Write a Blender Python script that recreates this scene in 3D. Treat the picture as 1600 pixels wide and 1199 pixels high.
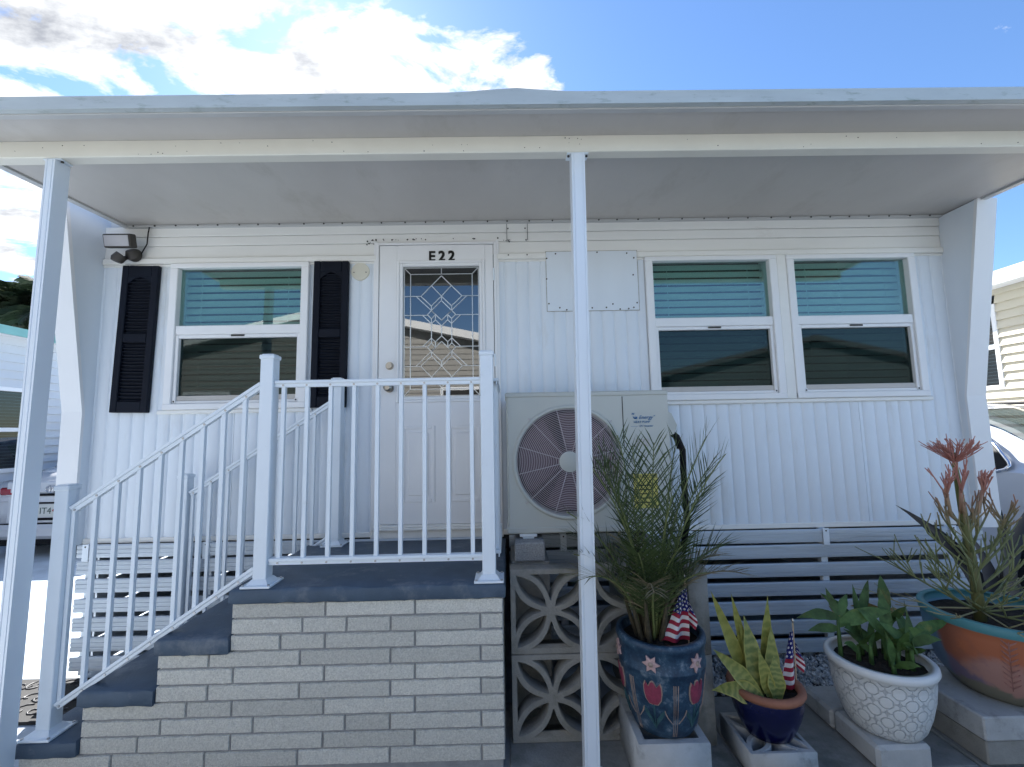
import bpy, bmesh, math, random
from mathutils import Vector, Matrix, Euler
random.seed(7)
sc = bpy.context.scene
for o in list(bpy.data.objects): bpy.data.objects.remove(o)
R = math.radians
COL = sc.collection

# ------------------------------------------------------------------ camera
PITCH, YAW, ROLL = .1029, -.0125, -.0193
cy, sy, cp, sp = math.cos(YAW), math.sin(YAW), math.cos(PITCH), math.sin(PITCH)
fw = Vector((-sy*cp, cy*cp, sp)); rt = Vector((cy, sy, 0)); up = rt.cross(fw)
c_, s_ = math.cos(ROLL), math.sin(ROLL)
rt, up = rt*c_+up*s_, up*c_-rt*s_
cam = bpy.data.cameras.new('camera'); camo = bpy.data.objects.new('camera', cam); COL.objects.link(camo)
m = Matrix.Identity(4)
for i in range(3):
    m[i][0] = rt[i]; m[i][1] = up[i]; m[i][2] = -fw[i]
m[0][3], m[1][3], m[2][3] = 0, -3.04, 1.481
camo.matrix_world = m
cam.sensor_fit = 'HORIZONTAL'; cam.sensor_width = 36; cam.lens = 701.4/1600*36
cam.clip_start = .05; cam.clip_end = 2000
sc.camera = camo
sc.render.resolution_x, sc.render.resolution_y = 1024, 767
sc.view_settings.view_transform = 'Standard'; sc.view_settings.look = 'None'
sc.view_settings.gamma = 1; sc.view_settings.use_curve_mapping = False
sc.view_settings.exposure = 1.72

# ------------------------------------------------------------------ sky and sun
SUN_EL, SUN_AZ = R(41), R(-24)         # azimuth measured from +Y towards +X
w = bpy.data.worlds.new('World'); sc.world = w; w.use_nodes = True
nt = w.node_tree; N = nt.nodes; L = nt.links
for n in list(N): N.remove(n)
def nd(t, **k):
    n = N.new(t)
    for a, b in k.items(): setattr(n, a, b)
    return n
sky = nd('ShaderNodeTexSky', sky_type='NISHITA'); sky.sun_disc = False
sky.sun_elevation = SUN_EL; sky.sun_rotation = SUN_AZ; sky.altitude = 0; sky.air_density = 1.15; sky.dust_density = .22; sky.ozone_density = 2.6
bg = nd('ShaderNodeBackground'); bg.inputs[1].default_value = .061
tc = nd('ShaderNodeTexCoord'); sep = nd('ShaderNodeSeparateXYZ'); L.new(tc.outputs['Generated'], sep.inputs[0])
def wm(op, a, b=None):
    n = nd('ShaderNodeMath', operation=op)
    for i, v in enumerate((a, b)):
        if v is None: continue
        if isinstance(v, (int, float)): n.inputs[i].default_value = v
        else: L.new(v, n.inputs[i])
    return n.outputs[0]
zz = wm('ADD', wm('MAXIMUM', sep.outputs[2], .02), .12)
pxn = wm('DIVIDE', sep.outputs[0], zz); pyn = wm('DIVIDE', sep.outputs[1], zz)
cb = nd('ShaderNodeCombineXYZ'); L.new(pxn, cb.inputs[0]); L.new(pyn, cb.inputs[1])
mp = nd('ShaderNodeMapping'); L.new(cb.outputs[0], mp.inputs[0])
mp.inputs['Location'].default_value = (13.3, 6.75, 0); mp.inputs['Rotation'].default_value = (0, 0, R(-35)); mp.inputs['Scale'].default_value = (1.0, 1.7, 1)
n1 = nd('ShaderNodeTexNoise'); n1.inputs['Scale'].default_value = 3.3; n1.inputs['Detail'].default_value = 9; n1.inputs['Roughness'].default_value = .6; n1.inputs['Distortion'].default_value = .35
L.new(mp.outputs[0], n1.inputs['Vector'])
# a bank of cloud that thins out towards the east (+X)
bank = nd('ShaderNodeMapRange'); bank.inputs[1].default_value = -.22; bank.inputs[2].default_value = .22; bank.inputs[3].default_value = .10; bank.inputs[4].default_value = -.20
L.new(wm('ADD', wm('SUBTRACT', pxn, wm('MULTIPLY', pyn, .55)), .50), bank.inputs[0])
dens = wm('ADD', n1.outputs['Fac'], bank.outputs[0])
rp = nd('ShaderNodeValToRGB'); rp.color_ramp.elements[0].position = .505; rp.color_ramp.elements[1].position = .585
L.new(dens, rp.inputs[0])
n2 = nd('ShaderNodeTexNoise'); n2.inputs['Scale'].default_value = 3.4; n2.inputs['Detail'].default_value = 7; n2.inputs['Roughness'].default_value = .6
L.new(mp.outputs[0], n2.inputs['Vector'])
rc = nd('ShaderNodeValToRGB'); rc.color_ramp.elements[0].position = .34; rc.color_ramp.elements[1].position = .52
rc.color_ramp.elements[0].color = (2.7, 2.85, 3.2, 1); rc.color_ramp.elements[1].color = (7.0, 7.1, 7.2, 1)
L.new(n2.outputs['Fac'], rc.inputs[0])
mix = nd('ShaderNodeMixRGB'); L.new(rp.outputs[0], mix.inputs[0]); tint = nd('ShaderNodeMixRGB', blend_type='MULTIPLY'); tint.inputs[0].default_value = 1; tint.inputs[2].default_value = (.76, .93, 1.14, 1)
L.new(sky.outputs[0], tint.inputs[1]); L.new(tint.outputs[0], mix.inputs[1]); L.new(rc.outputs[0], mix.inputs[2])
L.new(mix.outputs[0], bg.inputs[0])
wo = nd('ShaderNodeOutputWorld'); L.new(bg.outputs[0], wo.inputs[0])

sun = bpy.data.lights.new('sun', 'SUN'); sun.energy = 5.0; sun.angle = R(.53); sun.color = (1, .98, .95)
suno = bpy.data.objects.new('sun', sun); COL.objects.link(suno)
sd = Vector((math.sin(SUN_AZ)*math.cos(SUN_EL), math.cos(SUN_AZ)*math.cos(SUN_EL), math.sin(SUN_EL)))
suno.rotation_euler = sd.to_track_quat('Z', 'Y').to_euler(); suno.location = (0, 0, 12)

# ------------------------------------------------------------------ materials
def M(name, col, rough=.55, var=.07, scale=5., bump=0., bscale=80., metallic=0., spec=.4, dirt=None, rnd=0., stretch=(1,1,1), coat=0., trans=0.):
    mt = bpy.data.materials.new(name); mt.use_nodes = True
    n = mt.node_tree.nodes; l = mt.node_tree.links; b = n['Principled BSDF']
    b.inputs['Roughness'].default_value = rough; b.inputs['Metallic'].default_value = metallic
    b.inputs['Specular IOR Level'].default_value = spec
    if coat: b.inputs['Coat Weight'].default_value = coat; b.inputs['Coat Roughness'].default_value = .08
    g = n.new('ShaderNodeNewGeometry'); mpn = n.new('ShaderNodeMapping'); l.new(g.outputs['Position'], mpn.inputs[0]); mpn.inputs['Scale'].default_value = stretch
    no = n.new('ShaderNodeTexNoise'); no.inputs['Scale'].default_value = scale; no.inputs['Detail'].default_value = 6; no.inputs['Roughness'].default_value = .62
    l.new(mpn.outputs[0], no.inputs['Vector'])
    cr = n.new('ShaderNodeValToRGB'); cr.color_ramp.elements[0].position = .3; cr.color_ramp.elements[1].position = .7
    cr.color_ramp.elements[0].color = [max(0, x*(1-var)) for x in col]+[1]; cr.color_ramp.elements[1].color = [min(1, x*(1+var)) for x in col]+[1]
    l.new(no.outputs['Fac'], cr.inputs[0]); out = cr.outputs[0]
    if dirt:                       # (colour, amount, scale, threshold)
        n3 = n.new('ShaderNodeTexNoise'); n3.inputs['Scale'].default_value = dirt[2]; n3.inputs['Detail'].default_value = 9; n3.inputs['Roughness'].default_value = .7
        l.new(mpn.outputs[0], n3.inputs['Vector'])
        r3 = n.new('ShaderNodeValToRGB'); r3.color_ramp.elements[0].position = dirt[3]; r3.color_ramp.elements[1].position = min(1, dirt[3]+.16)
        r3.color_ramp.elements[1].color = (dirt[1],)*3+(1,)
        l.new(n3.outputs['Fac'], r3.inputs[0])
        mx = n.new('ShaderNodeMixRGB'); l.new(r3.outputs[0], mx.inputs[0]); l.new(out, mx.inputs[1]); mx.inputs[2].default_value = tuple(dirt[0])+(1,)
        out = mx.outputs[0]
    if rnd:
        oi = n.new('ShaderNodeObjectInfo'); mr = n.new('ShaderNodeMapRange'); mr.inputs[3].default_value = 1-rnd; mr.inputs[4].default_value = 1+rnd
        l.new(oi.outputs['Random'], mr.inputs[0])
        hs = n.new('ShaderNodeHueSaturation'); l.new(mr.outputs[0], hs.inputs['Value']); l.new(out, hs.inputs['Color']); out = hs.outputs[0]
    l.new(out, b.inputs['Base Color'])
    if bump:
        nb = n.new('ShaderNodeTexNoise'); nb.inputs['Scale'].default_value = bscale; nb.inputs['Detail'].default_value = 5; l.new(mpn.outputs[0], nb.inputs['Vector'])
        bp = n.new('ShaderNodeBump'); bp.inputs['Strength'].default_value = bump; bp.inputs['Distance'].default_value = .01
        l.new(nb.outputs['Fac'], bp.inputs['Height']); l.new(bp.outputs[0], b.inputs['Normal'])
    if trans:
        tr = n.new('ShaderNodeBsdfTranslucent'); l.new(out, tr.inputs[0]); ms = n.new('ShaderNodeMixShader'); ms.inputs[0].default_value = trans
        l.new(b.outputs[0], ms.inputs[1]); l.new(tr.outputs[0], ms.inputs[2]); l.new(ms.outputs[0], n['Material Output'].inputs[0])
    return mt
def glassmat(name, tint, refl, rough=.01, glosscol=(1,1,1)):
    mt = bpy.data.materials.new(name); mt.use_nodes = True
    n = mt.node_tree.nodes; l = mt.node_tree.links; n.remove(n['Principled BSDF'])
    t = n.new('ShaderNodeBsdfTransparent'); t.inputs[0].default_value = tint+(1,)
    g = n.new('ShaderNodeBsdfGlossy'); g.inputs['Roughness'].default_value = rough; g.inputs[0].default_value = glosscol+(1,)
    f = n.new('ShaderNodeFresnel'); f.inputs[0].default_value = 1.5
    no = n.new('ShaderNodeTexNoise'); no.inputs['Scale'].default_value = 1.6; bp = n.new('ShaderNodeBump'); bp.inputs['Strength'].default_value = .03; bp.inputs['Distance'].default_value = .02
    gg = n.new('ShaderNodeNewGeometry'); l.new(gg.outputs['Position'], no.inputs['Vector']); l.new(no.outputs['Fac'], bp.inputs['Height']); l.new(bp.outputs[0], g.inputs['Normal'])
    a = n.new('ShaderNodeMath'); a.operation = 'ADD'; l.new(f.outputs[0], a.inputs[0]); a.inputs[1].default_value = refl
    mx = n.new('ShaderNodeMixShader'); bk = n.new('ShaderNodeMath'); bk.operation = 'SUBTRACT'; bk.inputs[0].default_value = 1; l.new(gg.outputs['Backfacing'], bk.inputs[1])
    mu = n.new('ShaderNodeMath'); mu.operation = 'MULTIPLY'; l.new(a.outputs[0], mu.inputs[0]); l.new(bk.outputs[0], mu.inputs[1])
    l.new(mu.outputs[0], mx.inputs[0]); l.new(t.outputs[0], mx.inputs[1]); l.new(g.outputs[0], mx.inputs[2])
    l.new(mx.outputs[0], n['Material Output'].inputs[0]); return mt
def uvmat(name, rough=.5, spec=.4):
    """principled material + helper for uv arithmetic"""
    mt = bpy.data.materials.new(name); mt.use_nodes = True
    n = mt.node_tree.nodes; l = mt.node_tree.links; b = n['Principled BSDF']; b.inputs['Roughness'].default_value = rough; b.inputs['Specular IOR Level'].default_value = spec
    uv = n.new('ShaderNodeUVMap'); uv.uv_map = 'UVMap'; s = n.new('ShaderNodeSeparateXYZ'); l.new(uv.outputs[0], s.inputs[0])
    def mth(op, *a):
        q = n.new('ShaderNodeMath'); q.operation = op
        for i, v in enumerate(a):
            if isinstance(v, (int, float)): q.inputs[i].default_value = v
            else: l.new(v, q.inputs[i])
        return q.outputs[0]
    def mixc(f, a, c):
        q = n.new('ShaderNodeMixRGB')
        for i, v in ((0, f), (1, a), (2, c)):
            if isinstance(v, (int, float)): q.inputs[i].default_value = v
            elif isinstance(v, tuple): q.inputs[i].default_value = v+(1,) if len(v) == 3 else v
            else: l.new(v, q.inputs[i])
        return q.outputs[0]
    return mt, n, l, b, s.outputs[0], s.outputs[1], mth, mixc

m_wall = M('white siding paint', (.74,.79,.84), .45, .035, 2.5, dirt=((.52,.49,.41), .45, 2.4, .56), stretch=(1,1,.25), bump=.12, bscale=7)
m_trim = M('white trim paint', (.82,.81,.77), .45, .04, 3, dirt=((.5,.47,.4), .45, 6, .6), stretch=(.4,1,1.5), bump=.04, bscale=40)
m_vinyl = M('white vinyl', (.82,.82,.82), .35, .02, 3)
m_alu = M('white powder coated aluminium', (.76,.82,.87), .36, .03, 4, spec=.5, dirt=((.52,.51,.46), .4, 11, .61))
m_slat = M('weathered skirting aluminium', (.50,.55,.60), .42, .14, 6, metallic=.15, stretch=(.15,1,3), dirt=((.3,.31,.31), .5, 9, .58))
m_alu2 = M('white aluminium post', (.74,.79,.84), .3, .02, 2, spec=.5, dirt=((.5,.5,.46), .25, 9, .66))
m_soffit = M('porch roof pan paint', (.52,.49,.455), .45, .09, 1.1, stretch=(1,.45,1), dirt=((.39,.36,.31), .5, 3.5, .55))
m_beam = M('cream painted beam', (.74,.71,.62), .45, .04, 4, dirt=((.3,.28,.24), .55, 34, .67))
m_gutter = M('weathered gutter aluminium', (.50,.54,.54), .5, .10, 5, metallic=.15, dirt=((.20,.25,.20), .75, 18, .56), stretch=(.45,1,1.8))
m_screw = M('dark screw', (.05,.045,.04), .6)
m_steel = M('screw steel', (.45,.45,.46), .35, metallic=.8)
m_navy = M('navy shutter paint', (.004,.0065,.014), .6, .15, 6, spec=.18)
m_slab = M('slate grey porch paint', (.062,.095,.138), .55, .16, 7, bump=.25, bscale=150, dirt=((.19,.21,.235), .85, 5, .55))
m_brick = M('cast stone brick', (.62,.60,.535), .9, .2, 150, bump=.7, bscale=170, rnd=.11, dirt=((.26,.25,.23), .75, 40, .60))
m_mortar = M('grey mortar', (.30,.30,.30), .9, .12, 30, bump=.4, bscale=120)
m_conc = M('grey cast concrete', (.27,.265,.245), .9, .16, 9, bump=.35, bscale=140, rnd=.05, dirt=((.14,.145,.12), .6, 7, .52))
m_conc2 = M('pale painted concrete block', (.42,.43,.43), .85, .12, 8, bump=.3, bscale=110, rnd=.05, dirt=((.2,.2,.19), .65, 11, .53))
m_spec = M('speckled concrete brick', (.36,.36,.36), .9, .35, 130, bump=.5, bscale=160)
m_ac = M('ivory appliance enamel', (.52,.53,.49), .38, .02, 3)
m_acd = M('dark grille cavity', (.085,.05,.06), .7)
m_acw = M('grille wire', (.60,.53,.55), .4, .02)
m_fan = M('fan blade plastic', (.16,.095,.115), .45)
m_black = M('black rubber', (.008,.008,.009), .6, spec=.2)
m_blind = M('grey green blind slat', (.66,.72,.68), .5, .05, 3)
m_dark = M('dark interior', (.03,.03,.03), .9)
m_came = M('lead came', (.62,.63,.62), .3, .03, 4, metallic=.75)
m_knob = M('brushed nickel', (.36,.34,.31), .3, .1, 10, metallic=.9)
m_letter = M('black house number', (.008,.008,.008), .4)
m_cream = M('cream cover plate', (.66,.63,.53), .5, .04)
m_soil = M('dark potting soil', (.022,.017,.013), .95, .5, 60, bump=.9, bscale=90)
m_green_palm = M('palm leaflet', (.068,.10,.035), .5, .35, 9, trans=.25)
m_palm_stem = M('palm rachis', (.16,.19,.07), .5, .2, 12)
m_palm_dry = M('dry palm leaflet', (.24,.20,.12), .7, .25, 9)
m_canna = M('broad leaf green', (.075,.15,.045), .6, .45, 24, rnd=.25, trans=.25, dirt=((.34,.30,.08), .9, 7, .56))
m_canna_dry = M('yellowed leaf', (.34,.24,.09), .55, .3, 22, trans=.2)
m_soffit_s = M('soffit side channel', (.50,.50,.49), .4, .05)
m_concrete = M('driveway concrete', (.42,.475,.53), .85, .16, 3.5, bump=.12, bscale=60, dirt=((.28,.31,.34), .5, 2, .55))
m_paver = M('old patio paver', (.25,.25,.235), .9, .22, 7, bump=.35, bscale=90, rnd=.12, dirt=((.12,.125,.105), .8, 4, .5))
m_pebble = M('grey pebble', (.46,.46,.45), .8, .75, 55)
m_asphalt = M('street asphalt', (.12,.12,.12), .9, .12, 2)
m_grass = M('lawn', (.09,.13,.04), .9, .4, 4, bump=.8, bscale=70)
m_nbr_white = M('white lap siding', (.60,.62,.64), .5, .03, 2)
m_nbr_beige = M('beige lap siding', (.62,.57,.45), .55, .04, 2)
m_nbr_tan = M('tan lap siding', (.27,.26,.235), .6, .05, 2)
m_teal = M('teal metal roof edge', (.20,.42,.39), .45, .1, 4)
m_roofw = M('white roof coating', (.72,.72,.70), .6, .05)
m_carw = M('white car paint', (.60,.61,.63), .25, .01, 1, coat=1., spec=.5)
m_carg = glassmat('car glass', (.25,.32,.36), .05)
m_tyre = M('tyre rubber', (.015,.015,.016), .8)
m_rim = M('alloy wheel', (.40,.41,.42), .3, metallic=.8)
m_chrome = M('chrome trim', (.7,.7,.72), .12, metallic=1.)
m_tail = M('red tail lamp', (.30,.015,.03), .15, coat=.8)
m_glass_up = glassmat('window glass', (.66,.80,.78), .095, .012, (.80,.90,.90))
m_glass_lo = glassmat('screened window glass', (.36,.43,.42), .012, .03, (.55,.64,.64))
m_glass_dr = glassmat('bevelled door glass', (.40,.44,.44), .12, .01)
m_glass_nb = glassmat('neighbour window glass', (.42,.50,.54), .04, .01)

# ------------------------------------------------------------------ mesh helpers
class B:
    def __init__(s): s.v = []; s.f = []; s.uv = None
    def add(s, vs, fs):
        k = len(s.v); s.v += [tuple(p) for p in vs]; s.f += [tuple(i+k for i in f) for f in fs]; return s
    def box(s, x0, x1, y0, y1, z0, z1, b=0.):
        if x0 > x1: x0, x1 = x1, x0
        if y0 > y1: y0, y1 = y1, y0
        if z0 > z1: z0, z1 = z1, z0
        if b <= 0:
            return s.add([(x,y,z) for z in (z0,z1) for y in (y0,y1) for x in (x0,x1)], [(0,2,3,1),(4,5,7,6),(0,1,5,4),(2,6,7,3),(0,4,6,2),(1,3,7,5)])
        b = min(b, .45*(x1-x0), .45*(y1-y0), .45*(z1-z0))
        vs = []; idx = {}
        for ix, x in enumerate((x0, x1)):
            for iy, y in enumerate((y0, y1)):
                for iz, z in enumerate((z0, z1)):
                    sx, sy2, sz = (1 if ix == 0 else -1), (1 if iy == 0 else -1), (1 if iz == 0 else -1)
                    for a in range(3):
                        p = [x+sx*b, y+sy2*b, z+sz*b]; p[a] = (x, y, z)[a]
                        idx[ix,iy,iz,a] = len(vs); vs.append(p)
        fs = []
        for a in range(3):
            u, v = [(1,2),(2,0),(0,1)][a]
            for e in (0, 1):
                q = []
                for du, dv in ((0,0),(1,0),(1,1),(0,1)):
                    t = [0,0,0]; t[a] = e; t[u] = du; t[v] = dv; q.append(idx[t[0],t[1],t[2],a])
                fs.append(q if e else q[::-1])
            for du in (0, 1):
                for dv in (0, 1):
                    t0 = [0,0,0]; t0[u] = du; t0[v] = dv; t1 = list(t0); t1[a] = 1
                    q = [idx[t0[0],t0[1],t0[2],u], idx[t1[0],t1[1],t1[2],u], idx[t1[0],t1[1],t1[2],v], idx[t0[0],t0[1],t0[2],v]]
                    fs.append(q if (du+dv) % 2 == 0 else q[::-1])
        for ix in (0,1):
            for iy in (0,1):
                for iz in (0,1):
                    q = [idx[ix,iy,iz,a] for a in range(3)]; fs.append(q if (ix+iy+iz) % 2 else q[::-1])
        return s.add(vs, fs)
    def bar(s, p0, p1, wx, wz, upv=(0,0,1), b=0.):
        """rectangular bar along p0-p1, wx across, wz along upv"""
        p0, p1 = Vector(p0), Vector(p1); d = p1-p0; ln = d.length; d.normalize(); u = Vector(upv); r = d.cross(u).normalized(); u = r.cross(d).normalized()
        t = B().box(-wx/2, wx/2, 0, ln, -wz/2, wz/2, b)
        return s.add([p0+r*x+d*y+u*z for x, y, z in t.v], t.f)
    def tube(s, pts, r, seg=8, cap=True):
        pts = [Vector(p) for p in pts]; n = len(pts); rs = r if isinstance(r, (list, tuple)) else [r]*n
        vs = []; fs = []; ref = None
        for i, p in enumerate(pts):
            d = (pts[min(i+1,n-1)]-pts[max(i-1,0)]).normalized()
            if ref is None:
                ref = Vector((0,0,1)) if abs(d.z) < .9 else Vector((1,0,0))
            a = d.cross(ref).normalized(); bb = d.cross(a).normalized(); ref = a.cross(d)
            for k in range(seg):
                t = 2*math.pi*k/seg; vs.append(p+(a*math.cos(t)+bb*math.sin(t))*rs[i])
        for i in range(n-1):
            for k in range(seg):
                k2 = (k+1) % seg; fs.append((i*seg+k, i*seg+k2, (i+1)*seg+k2, (i+1)*seg+k))
        if cap: fs.append(tuple(range(seg))[::-1]); fs.append(tuple((n-1)*seg+k for k in range(seg)))
        return s.add(vs, fs)
    def cyl(s, c, axis, r, h, seg=24, r2=None):
        c = Vector(c); a = Vector(axis).normalized(); return s.tube([c, c+a*h], [r, r if r2 is None else r2], seg)
    def lathe(s, prof, c=(0,0,0), seg=48, uv=True):
        vs = []; fs = []; n = len(prof)
        for k in range(seg+1):
            t = 2*math.pi*k/seg
            for r, z in prof: vs.append((c[0]+r*math.cos(t), c[1]+r*math.sin(t), c[2]+z))
        if s.uv is None: s.uv = {}
        k0 = len(s.f)
        for k in range(seg):
            for i in range(n-1):
                s.uv[k0+len(fs)] = [(k/seg,i/(n-1)),((k+1)/seg,i/(n-1)),((k+1)/seg,(i+1)/(n-1)),(k/seg,(i+1)/(n-1))]
                fs.append((k*n+i, (k+1)*n+i, (k+1)*n+i+1, k*n+i+1))
        return s.add(vs, fs)
    def prism(s, poly, axis, a0, a1):
        """extrude a 2d polygon along axis: 'x' poly=(y,z), 'y' poly=(x,z), 'z' poly=(x,y)"""
        n = len(poly)
        f = {'x': lambda p, a: (a,p[0],p[1]), 'y': lambda p, a: (p[0],a,p[1]), 'z': lambda p, a: (p[0],p[1],a)}[axis]
        vs = [f(p,a0) for p in poly]+[f(p,a1) for p in poly]
        return s.add(vs, [tuple(range(n))[::-1], tuple(range(n,2*n))]+[(i,(i+1)%n,n+(i+1)%n,n+i) for i in range(n)])
    def mesh(s, name, smooth=False):
        me = bpy.data.meshes.new(name); me.from_pydata(s.v, [], s.f)
        if s.uv:
            ul = me.uv_layers.new(name='UVMap')
            for pi, p in enumerate(me.polygons):
                if pi in s.uv:
                    for j, li in enumerate(p.loop_indices): ul.data[li].uv = s.uv[pi][j]
        bm = bmesh.new(); bm.from_mesh(me); bmesh.ops.delete(bm, geom=[v for v in bm.verts if not v.link_faces], context='VERTS'); bmesh.ops.recalc_face_normals(bm, faces=bm.faces); bm.to_mesh(me); bm.free()
        if smooth:
            me.polygons.foreach_set('use_smooth', [True]*len(me.polygons))
            if smooth != 'all':
                me.update()
                try: me.set_sharp_from_angle(angle=R(38))
                except Exception: pass
        return me
    def build(s, name, mat, parent=None, smooth=False):
        return link(name, s.mesh(name, smooth), mat, parent)
def link(name, me, mat, parent=None, loc=None, rot=None, scale=None):
    o = bpy.data.objects.new(name, me); COL.objects.link(o)
    if mat is not None and not me.materials: me.materials.append(mat)
    o.parent = parent
    if loc is not None: o.location = loc
    if rot is not None: o.rotation_euler = rot
    if scale is not None: o.scale = scale
    return o
def thing(name, label, cat, loc=(0,0,0), group=None, rot=None):
    o = bpy.data.objects.new(name, None); COL.objects.link(o); o.location = loc; o.empty_display_size = .1
    if rot: o.rotation_euler = rot
    return tag(o, label, cat, group)
def tag(o, label=None, cat=None, group=None, kind=None):
    if label: o['label'] = label
    if cat: o['category'] = cat
    if group: o['group'] = group
    if kind: o['kind'] = kind
    return o
def textmesh(txt, size, depth=.0015, shear=0., spacing=1.):
    cu = bpy.data.curves.new('txt', 'FONT'); cu.body = txt; cu.size = size; cu.extrude = depth; cu.shear = shear; cu.space_character = spacing; cu.align_x = 'CENTER'; cu.align_y = 'CENTER'
    o = bpy.data.objects.new('txt', cu); COL.objects.link(o); dg = bpy.context.evaluated_depsgraph_get()
    me = bpy.data.meshes.new_from_object(o.evaluated_get(dg)); bpy.data.objects.remove(o); return me
def holed(outer, holes, ext, bev=0.):
    """flat plate with holes (xy plane, centred on z) as a mesh"""
    cu = bpy.data.curves.new('plate', 'CURVE'); cu.dimensions = '2D'; cu.fill_mode = 'BOTH'; cu.extrude = ext/2-bev; cu.bevel_depth = bev; cu.bevel_resolution = 0; cu.offset = -bev
    for p in [outer]+holes:
        sp_ = cu.splines.new('POLY'); sp_.points.add(len(p)-1); sp_.use_cyclic_u = True
        for i, q in enumerate(p): sp_.points[i].co = (q[0], q[1], 0, 1)
    o = bpy.data.objects.new('plate', cu); COL.objects.link(o); dg = bpy.context.evaluated_depsgraph_get()
    me = bpy.data.meshes.new_from_object(o.evaluated_get(dg)); bpy.data.objects.remove(o); return me

# ------------------------------------------------------------------ ground
g = B().box(-400, 400, -400, 400, -.6, -.03).build('ground', m_concrete); tag(g, kind='structure')
st = B().box(-60, 60, -7.3, -4.6, -.03, -.022).build('street', m_asphalt); tag(st, kind='structure')
lw = B().box(-60, 60, -26, -15.9, -.03, -.018).build('lawn', m_grass); tag(lw, kind='structure')
pat = B().box(-2.2, 3.6, -3.4, -.40, -.03, -.012).build('patio', m_mortar); tag(pat, kind='structure')
rnd = random.Random(3)
ys = [-.41, -.97, -1.53, -2.09, -2.65, -3.2]
for j in range(len(ys)-1):
    x = -.02 - rnd.random()*.4 if j else -.02
    while x < 3.5:
        wd = 1.02
        z = rnd.uniform(-.002, .002)
        B().box(x+.005, min(x+wd, 3.58)-.005, ys[j+1]+.005, ys[j]-.005, -.04, z, .006).build('paver', m_paver, pat); x += wd
    x = -.03
    while x > -2.1 and ys[j] < -.95:
        x0 = max(x-1.02, -2.19); B().box(x0+.005, x-.005, ys[j+1]+.005, ys[j]-.005, -.04, rnd.uniform(-.002,.002), .006).build('paver', m_paver, pat); x -= 1.02
# pebbles
def pebbles(n, x0, x1, y0, y1, seed):
    r = random.Random(seed); bb = B()
    ico = bmesh.new(); bmesh.ops.create_icosphere(ico, subdivisions=1, radius=1); iv = [v.co.copy() for v in ico.verts]; fi = [[v.index for v in f.verts] for f in ico.faces]; ico.free()
    for _ in range(n):
        s = r.uniform(.007, .019); e = Euler((r.random()*6, r.random()*6, r.random()*6)).to_matrix(); sc3 = Vector((s*r.uniform(.9,1.5), s, s*r.uniform(.5,.9)))
        p = Vector((r.uniform(x0,x1), r.uniform(y0,y1), r.uniform(-.012,.012)))
        bb.add([p+e @ Vector((v.x*sc3.x*(1+r.uniform(-.15,.15)), v.y*sc3.y, v.z*sc3.z)) for v in iv], fi)
    return bb
gv = pebbles(5200, .9, 3.35, -.39, .10, 5).build('gravel', m_pebble); tag(gv, 'grey pebbles strewn along the foot of the slatted skirting', 'gravel', kind='stuff')
B().box(.9, 3.4, -.40, .3, -.03, -.01).build('gravel_bed', m_soil)
tag(bpy.data.objects['gravel_bed'], kind='structure')

# ------------------------------------------------------------------ mobile home
home = thing('mobile_home', 'white ribbed metal mobile home with front door and navy shutters', 'mobile home', (0,0,0))
XL, XR = -2.765, 3.095
P_RIB = .0835
def ribbed(x0, x1, z0, z1, name='siding_panel', parent=home, y=0.):
    bb = B(); xs = []; k = math.floor(x0/P_RIB)
    while k*P_RIB < x1:
        for i in range(8):
            xx = (k+i/8)*P_RIB
            if x0 < xx < x1: xs.append(xx)
        k += 1
    xs = [x0]+xs+[x1]
    yy = lambda x: y-.0115*(abs(math.sin(math.pi*x/P_RIB)))**.55
    vs = []
    for x in xs: vs += [(x, yy(x), z0), (x, yy(x), z1)]
    fs = [(2*i, 2*i+2, 2*i+3, 2*i+1) for i in range(len(xs)-1)]
    # returns at the sheet's edges, so that it has thickness
    n = len(vs); vs += [(xs[0], y+.012, z0), (xs[0], y+.012, z1), (xs[-1], y+.012, z0), (xs[-1], y+.012, z1)]
    fs += [(n, 0, 1, n+1), (2*len(xs)-2, n+2, n+3, 2*len(xs)-1)]
    return bb.add(vs, fs).build(name, m_wall, parent)
def panels(x0, x1, z0, z1):
    n = max(1, round((x1-x0)/.84)); wd = (x1-x0)/n
    for i in range(n): ribbed(x0+i*wd+(.0015 if i else 0), x0+(i+1)*wd-(.0015 if i < n-1 else 0), z0, z1)
ZB, ZS, ZT = .83, 1.665, 2.665
DX0, DX1 = -.885, -.055          # door casing
panels(XL, DX0, ZB, ZS); panels(DX1, 1.69, ZB, ZS); panels(1.69, XR, ZB, ZS)
panels(XL, -2.29, ZS, ZT); panels(-1.345, DX0, ZS, ZT); panels(DX1, .975, ZS, ZT); panels(2.875, XR, ZS, ZT); ribbed(1.90, 1.965, ZS, ZT)
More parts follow.
